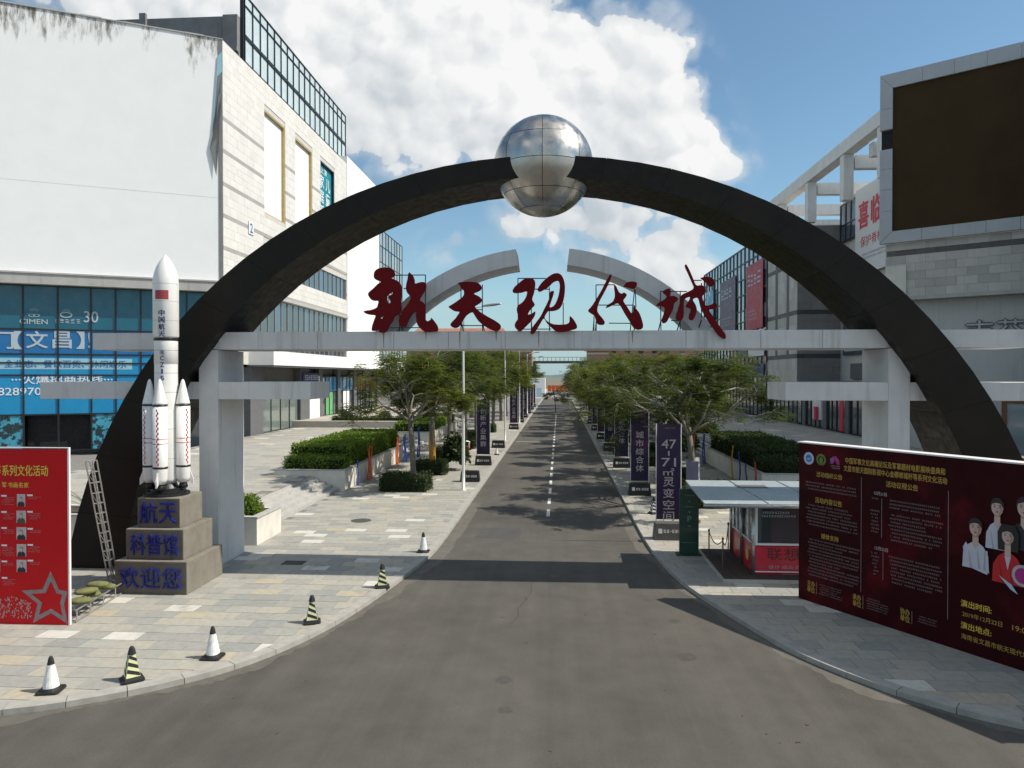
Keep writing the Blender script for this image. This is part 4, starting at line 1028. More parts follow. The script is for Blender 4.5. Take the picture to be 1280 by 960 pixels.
T('演出地点:', 4.50, .58, .62, .15, 'print_yellow', .03); T('海南省文昌市航天现代城', 4.86, .34, 1.32, .125, 'print_gold', .0)
for a0, a1, z1, z0 in ((.14, 1.65, 3.20, 2.92), (.17, 1.67, 2.60, 1.98), (.22, 1.72, 1.69, .66), (2.50, 3.70, 3.06, 2.78), (2.50, 3.76, 2.72, 2.04), (2.50, 3.76, 1.72, 1.06), (2.02, 2.24, 3.05, 2.99), (2.02, 2.24, 2.75, 2.15), (2.05, 2.27, 1.72, 1.15)):
    fineprint(RP, a0, a1, z1, z0, .085, .005, int(a0 * 100 + z1 * 1000), gap=.5).build('small_print', 'print_grey')
for a0, a1, z1, z0 in ((.58, 1.25, .55, .26), (1.92, 2.5, .56, .26), (3.18, 3.66, .5, .3)):
    fineprint(RP, a0, a1, z1, z0, .06, .005, int(a0 * 77), gap=.5).build('small_print', 'print_grey')
x = MB()
for a, z0, z1 in ((1.79, .66, 3.5), (3.90, .6, 3.46), (2.33, 2.1, 3.05), (2.37, 1.09, 1.77), (.51, .25, .58), (1.85, .25, .58), (3.09, .25, .55)): RP.quad(x, a, a + .012, z0, z1, .005)
x.build('rule_line', 'print_grey')
def disc(pl, a, z, rx, rz, out, n=24): return pl.poly(MB(), [(a + rx * math.cos(2 * math.pi * i / n), z + rz * math.sin(2 * math.pi * i / n)) for i in range(n)], out)
disc(RP, .26, 3.81, .155, .165, .005).build('emblem', 'logo_paleblue'); disc(RP, .26, 3.81, .095, .10, .008).build('emblem', 'logo_blue')
RP.poly(MB(), [(.18, 3.80), (.26, 3.76), (.36, 3.86), (.27, 3.81)], .011).build('emblem', 'logo_paleblue')
for s in (-1, 1):
    mb = MB()
    for k in range(7):
        an = R(-70 + k * 25); cx, cz = .64 + s * .12 * math.cos(an), 3.81 + .12 * math.sin(an)
        RP.poly(mb, [(cx - .03, cz - .02), (cx + .025, cz - .03), (cx + .03, cz + .03), (cx - .02, cz + .035)], .005 + k * .0005)
    mb.build('wreath', 'logo_green')
disc(RP, .64, 3.80, .055, .08, .005).build('emblem', 'logo_green')
RP.poly(MB(), [(.90, 3.74), (.97, 3.92), (1.08, 3.95), (1.17, 3.86), (1.19, 3.73), (1.12, 3.73), (1.05, 3.84), (.99, 3.74)], .005).build('emblem', 'logo_magenta')
disc(RP, .96, 3.84, .05, .05, .008).build('emblem', 'logo_blue'); fineprint(RP, .88, 1.2, 3.70, 3.62, .05, .005, 9).build('small_print', 'print_lightgrey')
# people printed on it
person_print(RP, 5.42, 3.02, .62, 1.15, .006, 'dark_suit_print', head=.23)
person_print(RP, 4.92, 2.95, .46, 1.15, .020, 'dress_print', head=.28)
person_print(RP, 4.50, 2.45, .54, 1.15, .034, 'dress_print', head=.25)
RP.poly(MB(), [(4.24, 2.30), (4.30, 2.42), (4.42, 2.25), (4.44, 2.0), (4.62, 1.88), (4.78, 1.84), (4.76, 1.92), (4.6, 1.98), (4.42, 1.98), (4.27, 2.02)], .036).build('arm', 'dress_print')
RP.poly(MB(), [(4.32, 1.9), (4.74, 1.8), (4.74, 2.3), (4.3, 2.3)], .035).build('clothes', 'dress_print')
person_print(RP, 5.14, 2.36, .60, 1.3, .050, 'red_suit_print', long_hair=True, head=.21)
RP.poly(MB(), [(5.08, 2.28), (5.14, 2.0), (5.20, 2.28)], .058).build('blouse', 'dress_print')
person_print(RP, 5.85, 2.5, .6, 1.2, .034, 'dark_suit_print', head=.22)
disc(RP, 5.42, 1.95, .2, .22, .064).build('crystal', 'print_lightgrey'); disc(RP, 5.42, 1.95, .14, .16, .068).build('crystal', 'logo_magenta')
RP.poly(MB(), [(4.98, 1.86), (5.22, 1.72), (5.34, 1.55), (5.2, 1.62)], .064).build('crystal', 'logo_paleblue')
adopt(rb, before)
# ------------------------------------------------------------------ buildings
def tiled(pl, root, a0, a1, z0, z1, out, material, holes=(), tw=1.3, dark_at=(), th=.66, dark_h=.32, limit=300, seed=1, name='tile', thick=.05):
    """stone cladding: each tile stands proud of the wall behind; dark stripes at the heights dark_at"""
    rn = random.Random(seed); rows = []; z = z0; darks = sorted(d for d in dark_at if z0 < d < z1)
    marks = [z0] + [q for d in darks for q in (d - dark_h / 2, d + dark_h / 2)] + [z1]
    for i in range(len(marks) - 1):
        lo, hi = marks[i], marks[i + 1]
        if hi - lo < .05: continue
        if i % 2 == 1: rows.append((lo, hi, True)); continue
        n = max(1, round((hi - lo) / th))
        for k in range(n): rows.append((lo + (hi - lo) * k / n, lo + (hi - lo) * (k + 1) / n, False))
    items = []
    for ri, (lo, hi, dk) in enumerate(rows):
        a = a0 - (tw / 2 if ri % 2 else 0)
        while a < a1 - .02:
            segs = [(max(a, a0), min(a + tw, a1))]
            for h0, h1, hz0, hz1 in holes:
                if hi <= hz0 + .02 or lo >= hz1 - .02: continue
                new = []
                for s0, s1 in segs:
                    if s1 <= h0 or s0 >= h1: new.append((s0, s1)); continue
                    if s0 < h0: new.append((s0, h0))
                    if s1 > h1: new.append((h1, s1))
                segs = new
            zl, zh = lo, hi
            for s0, s1 in segs:
                if s1 - s0 > .06: items.append((s0, s1, zl, zh, dk))
            a += tw
    cam_p = Vector((0, 0, 6))
    items.sort(key=lambda t: (pl.p((t[0] + t[1]) / 2, (t[2] + t[3]) / 2) - cam_p).length)
    rest = MB()
    for i, (s0, s1, lo, hi, dk) in enumerate(items):
        tn = ((rn.choice((4, 5)) if dk else rn.choice((0, 0, 1, 2, 3))) + .5) / 6
        o_ = out + rn.uniform(-.003, .003); g = .007
        if i < limit:
            x = MB(); pl.quad(x, s0 + g, s1 - g, lo + g, hi - g, o_, thick, tn); o = x.build(name, material, None, True); into(o, root)
        else: pl.quad(rest, s0 + g, s1 - g, lo + g, hi - g, o_, thick, tn)
    if rest.f:
        o = rest.build(name + 's', material, None, True); into(o, root); o['kind'] = 'stuff'

def curtain(pl, root, cols, rows, out, matf, mull='mullion', mw=.08, md=.12, pane_name='pane', skip=None):
    """glazing: every pane an object; mullions and transoms stand proud of the panes"""
    rn = random.Random(len(cols) * 31 + len(rows))
    for j in range(len(rows) - 1):
        for i in range(len(cols) - 1):
            if skip and skip(i, j): continue
            x = MB(); pl.quad(x, cols[i] + mw * .4, cols[i + 1] - mw * .4, rows[j] + mw * .4, rows[j + 1] - mw * .4, out + rn.uniform(-.004, .004), .02)
            into(x.build(pane_name, matf(i, j)), root)
    for c in cols:
        x = MB(); pl.quad(x, c - mw / 2, c + mw / 2, rows[0], rows[-1], out + md * .6, md); into(x.build('mullion', mull), root)
    for r in rows:
        x = MB(); pl.quad(x, cols[0] - mw / 2, cols[-1] + mw / 2, r - mw / 2, r + mw / 2, out + md * .5, md * .9); into(x.build('transom', mull), root)
def slab(root, name, material, *boxes):
    x = MB()
    for b in boxes: x.box(*b)
    return into(x.build(name, material), root)
def lin(a, b, n): return [a + (b - a) * i / n for i in range(n + 1)]

# ---- west mall: white rendered front, stone side wall, glass attic
mw_ = thing('shopping_mall', 'white walled mall with blue poster glazing behind the rocket', 'building', (-27, 55.8, 0))
FD = Vector((.894, .449, 0)).normalized()
FP = Plane((-27, 55.8, 0), FD)                  # front wall; a runs right to the corner at a = 0
SP = Plane((-27, 55.8, 0), (0, 1))              # side wall along the street; a = distance from the corner
back = 26.0
# bodies
x = MB(); FP.quad(x, -34, -.02, 13.5, 33.0, -.02, 1.0); into(x.build('front_wall', 'render_white'), mw_)
x = MB(); FP.quad(x, -34, -1.2, .2, 13.5, -1.6, .8); into(x.build('inner_wall', 'blackness'), mw_)
panels = [(8.1, 13.1, 21.0, 30.5), (15.8, 20.8, 21.0, 30.5), (23.5, 28.5, 21.0, 30.5)]
bands = [(7.9, 33.3, 15.65, 18.2), (3.0, 33.3, 8.4, 13.3)]
def holed(pl, a0, a1, z0, z1, holes, out, t):
    x = MB(); zs = sorted({z0, z1} | {min(max(h[k], z0), z1) for h in holes for k in (2, 3)})
    for lo, hi in zip(zs[:-1], zs[1:]):
        segs = [(a0, a1)]
        for h in holes:
            if h[2] <= lo + .001 and h[3] >= hi - .001:
                segs = [q for s in segs for q in ((s[0], min(s[1], h[0])), (max(s[0], h[1]), s[1])) if q[1] - q[0] > .01]
        for s in segs: pl.quad(x, s[0], s[1], lo, hi, out, t)
    return x
into(holed(SP, .0, 33.5, 7.0, 33.0, panels + bands, -.045, 1.0).build('side_wall', 'grout'), mw_)
slab(mw_, 'roof', 'concrete_grey', (-60, -27.6, 63.5, 104, 32.0, 32.6))
slab(mw_, 'core', 'blackness', (-58, -30.2, 62, 104, 0, 31.9))
# ragged corner of the white wall
rn = random.Random(12)
x = MB()
for i in range(24): FP.quad(x, -34 + i * 1.42, -34 + i * 1.42 + 1.40, 33.002, 33.10 + rn.uniform(-.03, .03), .06, 1.1)
into(x.build('parapet', 'fascia'), mw_)
x = MB(); FP.quad(x, -.32, -.02, 13.6, 32.9, .012, .03); into(x.build('corner_pipe', 'concrete_grey'), mw_)
for i in range(3):
    z1 = 31.6 - i * 1.6; x = MB()
    FP.poly(x, [(-.35, z1), (-.05, z1 + .4), (-.06, z1 - 2.6), (-.25, z1 - 5.0 + i), (-.55 - .2 * i, z1 - 4.2), (-.8 + .15 * i, z1 - 6.4), (-.55, z1 - 2.8)], .06 + .03 * i)
    into(x.build('torn_sheet', 'poster_pill' if i == 0 else 'concrete_grey'), mw_)
for z_ in (20.3,): x = MB(); FP.quad(x, -34, -.35, z_, z_ + .014, -.012, .02); into(x.build('wall_seam', 'seam_faint'), mw_)
x = MB(); FP.quad(x, -34, .25, 12.75, 13.5, .35, .9); into(x.build('fascia', 'fascia'), mw_)
x = MB(); FP.quad(x, -34, .3, 13.503, 13.62, .42, .9); into(x.build('fascia_cap', 'fascia'), mw_)
# glazed ground floors under it with the blue film
cols = [-24.5, -22.3, -20.1, -17.9, -15.92, -13.72, -11.52, -9.36, -7.71, -5.99, -4.37, -2.73, -1.06]
rows = [.4, 3.12, 6.06, 6.97, 7.62, 9.47, 12.72]
def filmmat(i, j):
    if j == 0: return 'poster_pattern' if i not in (0, 1, 10, 11) else 'glass_dark'
    return {1: 'poster_cyan', 2: 'poster_cyan', 3: 'poster_cyan', 4: 'poster_blue', 5: 'poster_teal'}[j]
curtain(FP, mw_, cols, rows, -.5, filmmat, skip=lambda i, j: j == 0 and i in (5, 6), mw=.11)
x = MB(); FP.quad(x, -13.62, -9.46, .42, 3.05, -1.2, .1); into(x.build('doorway', 'blackness'), mw_)
def FT(st, a, z, w, h, m='letter_pale', bold=.04, nm='lettering'): into(FP.text(st, a, z, w, h, -.47, bold).build(nm, m), mw_)
FT('门', -14.95, 8.63, 1.25, 1.25); FT('【', -14.02, 8.64, .5, 1.3); FT('文', -12.85, 8.70, 1.34, 1.25); FT('昌', -11.25, 8.73, 1.2, 1.27); FT('】', -10.07, 8.72, .5, 1.3); FT('!', -9.43, 8.73, .2, 1.2)
FT('CIMEN', -13.05, 10.04, 1.76, .36, bold=.03); FT('30', -9.35, 10.5, .95, .85, bold=.02)
x = MB(); FP.quad(x, -24.4, -6.6, 6.50, 7.32, -.485, .012); into(x.build('text_band', 'poster_pill'), mw_)
FT('全业态、餐饮百货、休闲娱乐', -10.95, 6.91, 7.9, .56, 'poster_blue', .02)
FT('···火爆招商热线···', -11.2, 5.75, 6.5, .72, 'letter_white', .03); FT('8289703', -13.75, 4.86, 3.1, .55, 'letter_white', .03)
# crest marks above the words
for cx, k in ((-13.02, 0), (-10.98, 1)):
    m = MB()
    for i in range(16):
        t0, t1 = 2 * math.pi * i / 16, 2 * math.pi * (i + 1) / 16
        for dx in ((-.16, .16) if k == 0 else (0,)):
            rx, rz = (.2, .11) if k == 0 else (.42, .22)
            FP.poly(m, [(cx + dx + rx * math.cos(t0), 10.5 + k * .1 + rz * math.sin(t0)), (cx + dx + rx * math.cos(t1), 10.5 + k * .1 + rz * math.sin(t1)),
                        (cx + dx + rx * .75 * math.cos(t1), 10.5 + k * .1 + rz * .7 * math.sin(t1)), (cx + dx + rx * .75 * math.cos(t0), 10.5 + k * .1 + rz * .7 * math.sin(t0))], -.47 + .002 * (dx > 0))
    for i in range(5):
        an = R(40 + 25 * i); FP.poly(m, [(cx + .1 * math.cos(an), 10.68 + k * .02 + .1 * math.sin(an)), (cx + .34 * math.cos(an + .06), 10.68 + .36 * math.sin(an + .06)), (cx + .34 * math.cos(an - .06), 10.68 + .36 * math.sin(an - .06))], -.466 + .001 * i)
    into(m.build('crest', 'letter_pale'), mw_)
into(fineprint(FP, -11.7, -10.3, 10.3, 9.95, .36, -.47, 3, gap=.1, ragged=False).build('small_print', 'letter_pale'), mw_)
# stone side wall with its recessed panels and window bands
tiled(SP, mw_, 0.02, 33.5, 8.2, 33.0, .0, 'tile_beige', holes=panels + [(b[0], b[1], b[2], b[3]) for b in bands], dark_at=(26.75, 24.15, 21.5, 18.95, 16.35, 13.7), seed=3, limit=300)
for k, (a0, a1, z0, z1) in enumerate(panels):
    x = MB(); SP.quad(x, a0, a1, z0, z1, -.32, .05); into(x.build('recessed_panel', 'teal_panel' if k == 2 else 'panel_white'), mw_)
    x = MB(); SP.quad(x, a1 - .22, a1, z0, z1, -.06, .25); SP.quad(x, a0, a1 - .23, z0, z0 + .12, -.06, .25) if k < 2 else None
    SP.quad(x, a0, a1 - .23, z1 - .15, z1, -.06, .25); into(x.build('panel_reveal', 'gilt' if k < 2 else 'mullion'), mw_)
for ch, a, z in (('家', 24.7, 28.4), ('庭', 24.7, 26.7), ('新', 24.7, 25.0), ('天', 24.7, 23.3), ('儿', 26.9, 28.4), ('童', 26.9, 26.7), ('梦', 26.9, 25.0), ('工', 26.9, 23.3)):
    into(SP.text(ch, a, z, 1.55, 1.45, -.28, .045).build('lettering', 'letter_white'), mw_)
into(SP.text('上演', 25.4, 29.7, 2.2, .7, -.28, .03).build('lettering', 'letter_white'), mw_)
x = MB(); SP.quad(x, 4.6, 5.6, 18.4, 19.5, .08, .05); into(x.build('number_plate', 'letter_white'), mw_)
into(SP.text('2', 5.1, 18.95, .5, .8, .086, .04).build('number', 'rocket_blue'), mw_)
for a0, a1, z0, z1 in bands:
    n = int((a1 - a0) / 1.55)
    curtain(SP, mw_, lin(a0, a1 - .15, n), [z0, z1], -.25, lambda i, j: 'glass_dark' if (i * 7) % 5 else 'glass_blue', mull='mullion_pale', mw=.09)
x = MB(); SP.quad(x, 2.9, 33.6, 13.32, 13.62, .18, .35); into(x.build('string_course', 'fascia'), mw_)
# white canopy over the shops and the shopfronts below
slab(mw_, 'canopy', 'wall_white', (-27.2, -24.8, 60.5, 112, 6.95, 8.15))
slab(mw_, 'canopy_soffit', 'column_grey', (-27.2, -24.9, 60.6, 111.9, 6.80, 6.945))
x = MB(); SP.quad(x, 33.52, 49.6, 7.0, 34.0, .05, 1.2); into(x.build('white_wing', 'wall_white'), mw_)
x = MB(); SP.quad(x, 49.62, 51.2, 1, 28.6, -.3, 1.0); into(x.build('grey_pier', 'concrete_grey'), mw_)
# glass block farther along
curtain(SP, mw_, lin(51.3, 67, 8), [8.5, 11, 13.5, 16, 18.5, 21, 23.5, 26, 28.5], -.35, lambda i, j: 'glass_sky' if (i + j) % 3 else 'glass_green', mull='mullion', mw=.10)
x = MB(); SP.quad(x, 51.2, 67.2, 1, 8.4, -.5, .5); into(x.build('lower_wall', 'shop_grey'), mw_)
slab(mw_, 'glass_block_end', 'glass_green', (-40, -27.4, 122.9, 123.2, 1, 28.5))
# attic: concrete stair house and glass screen
slab(mw_, 'stair_house', 'concrete_grey', (-46, -29.25, 63.6, 72, 32.6, 38.9), (-38.5, -37.9, 63.3, 63.59, 32.6, 39.3))
slab(mw_, 'stair_house_ledge', 'concrete_grey', (-37.8, -29.25, 63.2, 63.598, 35.6, 36.0), (-30.6, -29.25, 63.3, 63.597, 36.01, 38.9))
slab(mw_, 'corner_post', 'mullion', (-29.25, -28.95, 63.9, 64.2, 32.6, 41.3))
AP = Plane((-29.0, 64.2, 0), (0, 1))
curtain(AP, mw_, lin(0, 31, 18), [32.6, 35.0, 37.4, 40.2, 41.2], 0, lambda i, j: 'glass_skylit', mw=.10, md=.2)
x = MB(); AP.quad(x, 0, 31, 37.2, 37.5, .12, .3); into(x.build('floor_edge', 'mullion'), mw_)
for i in range(18):
    x = MB(); AP.quad(x, i * 31 / 18 + .1, i * 31 / 18 + .55, 32.7, 37.1, -.1, .3); into(x.build('fin', 'glass_blue'), mw_)
slab(mw_, 'attic_core', 'render_white', (-45, -29.6, 72.2, 95, 32.6, 37.3))
# shops along the street under the canopy
slab(mw_, 'shop_wall', 'shop_grey', (-29.5, -27.6, 58.5, 112, .2, 6.78))
for k, (y0, y1, kind) in enumerate(((60.5, 63.2, 'col'), (63.3, 72.5, 'green'), (72.6, 75.2, 'col'), (78.4, 79.6, 'col'), (85.2, 86.2, 'col'), (92, 93.2, 'col'), (98, 99, 'col'), (104, 105, 'col'))):
    if kind == 'col': slab(mw_, 'shop_pier', 'column_grey', (-27.58, -26.9, y0, y1, .2, 6.78))
    else:
        HP = Plane((-27.2, y0, 0), (0, 1)); curtain(HP, mw_, lin(0, y1 - y0, 4), [.78, 5.2], 0, lambda i, j: 'glass_green', mw=.07)
slab(mw_, 'white_infill', 'wall_white', (-27.5, -26.85, 75.21, 78.39, .7, 6.0))
HP = Plane((-27.1, 79.6, 0), (0, 1))
posters = [(0, 5.6, 'poster_sky', 'poster_green'), (6.6, 12.4, 'poster_sky', 'panel_white'), (13.6, 18.4, 'poster_orange', 'glass_dark'), (19.4, 24.4, 'poster_orange', 'glass_green')]
for a0, a1, top, low in posters:
    curtain(HP, mw_, lin(a0, a1, 4), [1.42, 4.2, 5.9], 0, lambda i, j, top=top, low=low: top if j else (low if i in (1, 2) else 'glass_dark'), mw=.1)
slab(mw_, 'shop_sign', 'rocket_blue', (-26.88, -26.75, 73, 77.8, 5.35, 6.3))
SGN = Plane((-26.75, 73, 0), (0, 1)); into(fineprint(SGN, .5, 4.3, 6.1, 5.5, .6, .012, 4, gap=.1, ragged=False).build('small_print', 'letter_white'), mw_)
tag(MB().box(-27.2, -14.8, 71, 118, .7, 1.40).build('shop_platform', 'stone_pale'), kind='structure')

# ---- east mall: big dark screen in a pale frame, stone cladding, recessed ground floors
me_ = thing('screen_building', 'stone clad mall carrying a huge dark screen in a pale frame', 'building', (26, 57.6, 0))
ED = Vector((7.57, -5.41, 0)).normalized()
EP = Plane((26, 57.6, 0), ED)
x = MB(); EP.quad(x, -.1, 26, 17.3, 28.5, -.15, .3); into(x.build('screen', 'led_screen'), me_)
def mitred(name, pts, out, t):
    x = MB(); v = [EP.p(a, z, out) for a, z in pts] + [EP.p(a, z, out - t) for a, z in pts]
    x.add(v, [(0, 1, 2, 3), (7, 6, 5, 4)] + [(i, 4 + i, 4 + (i + 1) % 4, (i + 1) % 4) for i in range(4)]); into(x.build(name, 'led_frame'), me_)
for i in range(12):
    a0 = -.05 + i * 2.05 if i else -.95; a1 = -.05 + (i + 1) * 2.05 - .02
    mitred('frame_panel', [(a0 + (.9 if i == 0 else 0), 28.48), (a1, 28.48), (a1, 29.6), (a0, 29.6)], .05, .5)
    mitred('frame_panel', [(a0, 16.4), (a1, 16.4), (a1, 17.3), (a0 + (.9 if i == 0 else 0), 17.3)], .05, .5)
for z0, z1 in ((17.32, 18.9), (18.92, 20.6), (20.62, 22.2), (22.22, 23.75), (25.3, 26.9), (26.92, 28.46)):
    mitred('frame_panel', [(-.95, z0 if z0 > 17.4 else 16.44), (-.06, z0), (-.06, z1), (-.95, z1 if z1 < 28.4 else 29.58)], .05, .5)
x = MB(); EP.quad(x, -.9, -.1, 23.77, 25.28, -.3, .1); into(x.build('frame_gap', 'blackness'), me_)
x = MB(); EP.quad(x, -.6, 26, 12.2, 16.38, -.45, 1.0); into(x.build('wall_behind_tiles', 'grout'), me_)
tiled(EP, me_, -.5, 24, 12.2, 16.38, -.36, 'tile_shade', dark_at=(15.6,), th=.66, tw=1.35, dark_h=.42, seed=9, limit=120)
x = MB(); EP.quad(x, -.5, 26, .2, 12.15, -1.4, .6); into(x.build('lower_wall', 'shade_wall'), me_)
x = MB(); EP.quad(x, -.62, 26, 11.9, 12.19, -.2, 1.8); into(x.build('soffit_edge', 'fascia'), me_)
for ch, a in (('吉', 5.6), ('芬', 7.5)):
    for o_, m_ in ((-1.25, 'column_grey'), (-1.22, 'shade_wall')):
        into(EP.text(ch, a, 9.35, 1.65, 1.6, o_, .12 if m_ == 'column_grey' else 0).build('raised_letter', m_), me_)
for i in range(8):
    a = 7.0 + i * 1.5; x = MB(); EP.quad(x, a, a + .32, .3, 4.0, -1.3, .2); into(x.build('door_post', 'wood_frame'), me_)
    x = MB(); EP.quad(x, a + .34, a + 1.48, .3, 3.9, -1.36, .05); into(x.build('door_leaf', 'glass_sky'), me_)
x = MB(); EP.quad(x, 7, 19, 4.01, 4.3, -1.28, .2); into(x.build('door_head', 'wood_frame'), me_)
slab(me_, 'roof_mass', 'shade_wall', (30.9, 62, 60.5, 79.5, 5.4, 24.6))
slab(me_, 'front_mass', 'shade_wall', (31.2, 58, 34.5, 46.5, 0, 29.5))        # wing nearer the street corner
# street side between the screen and the stone tower
QP = Plane((30.3, 80.0, 0), (0, -1))             # a grows towards the viewer
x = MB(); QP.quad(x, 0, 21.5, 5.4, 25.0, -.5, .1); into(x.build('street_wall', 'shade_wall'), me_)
x = MB(); QP.quad(x, 4.6, 17, 16.2, 24.9, .0, .08); into(x.build('white_banner', 'banner_white'), me_)
for ch, a in (('喜', 6.6), ('临', 9.5), ('门', 12.4)): into(QP.text(ch, a, 22.1, 2.3, 2.6, .02, .06).build('lettering', 'banner_text_red'), me_)
into(QP.text('保护脊椎的床垫', 10.3, 19.4, 8.8, 1.05, .02, .0).build('lettering', 'banner_text_red'), me_)
into(fineprint(QP, 6.2, 12.5, 18.2, 17.3, .4, .02, 5).build('small_print', 'print_grey'), me_)
curtain(QP, me_, lin(.3, 4.4, 3), [20.4, 22.2, 24.4], -.2, lambda i, j: 'glass_blue', mw=.14)
x = MB(); QP.quad(x, 1.0, 13.0, 8.2, 13.6, -.2, .1); into(x.build('wall_poster', 'glass_blue'), me_)
x = MB(); QP.quad(x, 1.6, 9.0, 8.6, 10.4, -.12, .05); into(x.build('wall_poster', 'poster_pill'), me_)
x = MB(); QP.quad(x, 3.0, 10.0, 5.7, 7.3, -.2, .1); into(x.build('vent_grille', 'column_grey'), me_)
x = MB(); EP.quad(x, -.55, .9, 12.25, 14.6, -.2, .4); into(x.build('stone_return', 'cream_wall'), me_)
# white roof pergola
pg = MB()
for y in (60.5, 68.3, 77.8, 87.5): slab(me_, 'pergola_post', 'pergola_white', (26.2, 27.1, y - .45, y + .45, 22.3, 26.48))
slab(me_, 'pergola_beam', 'pergola_white', (26.1, 27.2, 58.3, 97, 26.5, 27.7))
for y in (64.5, 68.3, 77.8, 87.5, 96): slab(me_, 'pergola_beam', 'pergola_white', (27.22, 41, y - .4, y + .4, 25.2, 26.4))
for y in (68.3, 77.8, 87.5): slab(me_, 'pergola_post', 'pergola_white', (38.8, 39.7, y - .42, y + .42, 22.3, 25.18))
slab(me_, 'roof_parapet', 'pergola_white', (26.3, 27.0, 80.2, 97, 21.9, 23.1))
# stone tower and glazed wing down the street
TP = Plane((26.0, 91.0, 0), (0, -1)); TF = Plane((26.0, 79.9, 0), (1, 0))
slab(me_, 'tower_core', 'grout', (26.15, 31, 80.05, 91, 5.2, 22.5))
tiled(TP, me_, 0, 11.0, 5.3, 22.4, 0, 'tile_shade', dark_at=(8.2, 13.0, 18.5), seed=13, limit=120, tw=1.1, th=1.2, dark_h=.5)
tiled(TF, me_, .02, 4.6, 5.3, 22.4, 0, 'tile_front_shade', dark_at=(8.2, 13.0, 18.5), seed=14, limit=110, tw=1.5, th=.8, dark_h=.5)
for a in (3.2, 7.4): x = MB(); TP.quad(x, a, a + .9, 8.0, 22.3, .02, .05); into(x.build('dark_strip', 'column_grey'), me_)
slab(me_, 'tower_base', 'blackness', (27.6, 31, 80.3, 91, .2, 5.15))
HB = Plane((26.7, 91, 0), (0, -1)); curtain(HB, me_, lin(0, 10.6, 7), [.78, 3.4, 5.1], 0, lambda i, j: 'glass_dark' if (i + j) % 3 else 'glass_green', mw=.12)
HB = Plane((26.6, 130, 0), (0, -1)); curtain(HB, me_, lin(0, 38, 20), [.78, 3.2, 4.5], 0, lambda i, j: 'glass_dark' if (i * 3 + j) % 4 else 'glass_green', mw=.14)
GPn = Plane((26.0, 130.0, 0), (0, -1))
rowsg = [4.6, 7.0, 8.6, 11.2, 13.6, 15.2, 17.4, 19.6, 21.8, 24]
curtain(GPn, me_, lin(0, 38.8, 18), rowsg, 0, lambda i, j: 'glass_sky' if (j in (0, 1, 4, 7, 8) or (i * j) % 7 == 3) else ('glass_blue' if (i + j) % 2 else 'glass_dark'), mw=.18, md=.2)
slab(me_, 'wing_core', 'blackness', (27, 45, 91.2, 130, 0, 23.9))
for a0, a1, z0, z1, m_, words in ((29.6, 37.6, 12.2, 21.0, 'banner_red', True), (13.5, 23.5, 12.4, 20.8, 'banner_purple', True), (2.5, 9.0, 13.2, 20.5, 'poster_sky', False), (25, 30, 8.7, 11.4, 'banner_slate', False), (30.6, 38.2, 8.6, 12.0, 'banner_white', False), (29, 38, 5.9, 7.6, 'banner_slate', False)):
    x = MB(); GPn.quad(x, a0, a1, z0, z1, .24, .06); into(x.build('hanging_banner', m_), me_)
    if words:
        into(fineprint(GPn, a0 + .9, a0 + .9 + (a1 - a0) * .68, z1 - 1.3, z1 - 3.0, 1.75, .26, int(a0) + 2, gap=.05, ragged=False).build('small_print', 'letter_pale'), me_)
        into(fineprint(GPn, a0 + 1, a1 - 2, z0 + 2.6, z0 + 1.0, .5, .26, int(a0)).build('small_print', 'letter_pale'), me_)
slab(me_, 'chimney', 'pergola_white', (33, 34.6, 118, 119.6, 23.9, 29.5))
# shops at ground level on the shaded side
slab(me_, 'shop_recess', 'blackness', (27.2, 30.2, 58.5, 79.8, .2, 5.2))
slab(me_, 'shop_roof', 'column_grey', (26.0, 30.2, 58.4, 79.8, 5.21, 5.5))
for y0, y1 in ((60, 60.6), (66.5, 67.3), (72, 72.8), (78, 78.8)): slab(me_, 'shop_pier', 'column_grey', (26.2, 27.0, y0, y1, .7, 5.2))
HQ = Plane((26.4, 72.0, 0), (0, -1)); curtain(HQ, me_, lin(0, 4.6, 4), [.78, 5.0], 0, lambda i, j: 'glass_dark', mw=.1)
HQ = Plane((26.4, 66.4, 0), (0, -1)); curtain(HQ, me_, lin(0, 5.7, 4), [.78, 5.0], 0, lambda i, j: 'glass_dark', mw=.1)
HQ = Plane((26.4, 77.9, 0), (0, -1)); curtain(HQ, me_, lin(0, 5.0, 4), [.78, 5.0], 0, lambda i, j: 'glass_dark', mw=.1)
slab(me_, 'red_shop_strip', 'banner_text_red', (26.02, 26.12, 67.35, 68.1, .9, 5.1)); slab(me_, 'white_shop_panel', 'banner_white', (26.1, 26.3, 73, 75.4, 1.6, 5.0)); slab(me_, 'red_display', 'banner_text_red', (25.8, 26.0, 73.6, 74.2, 1.6, 2.9))
for k, (y, z) in enumerate(((81.5, 4.6), (83, 4.7))): slab(me_, 'entrance_lamp', 'banner_white', (26.2, 26.5, y, y + .3, z, z + .4))

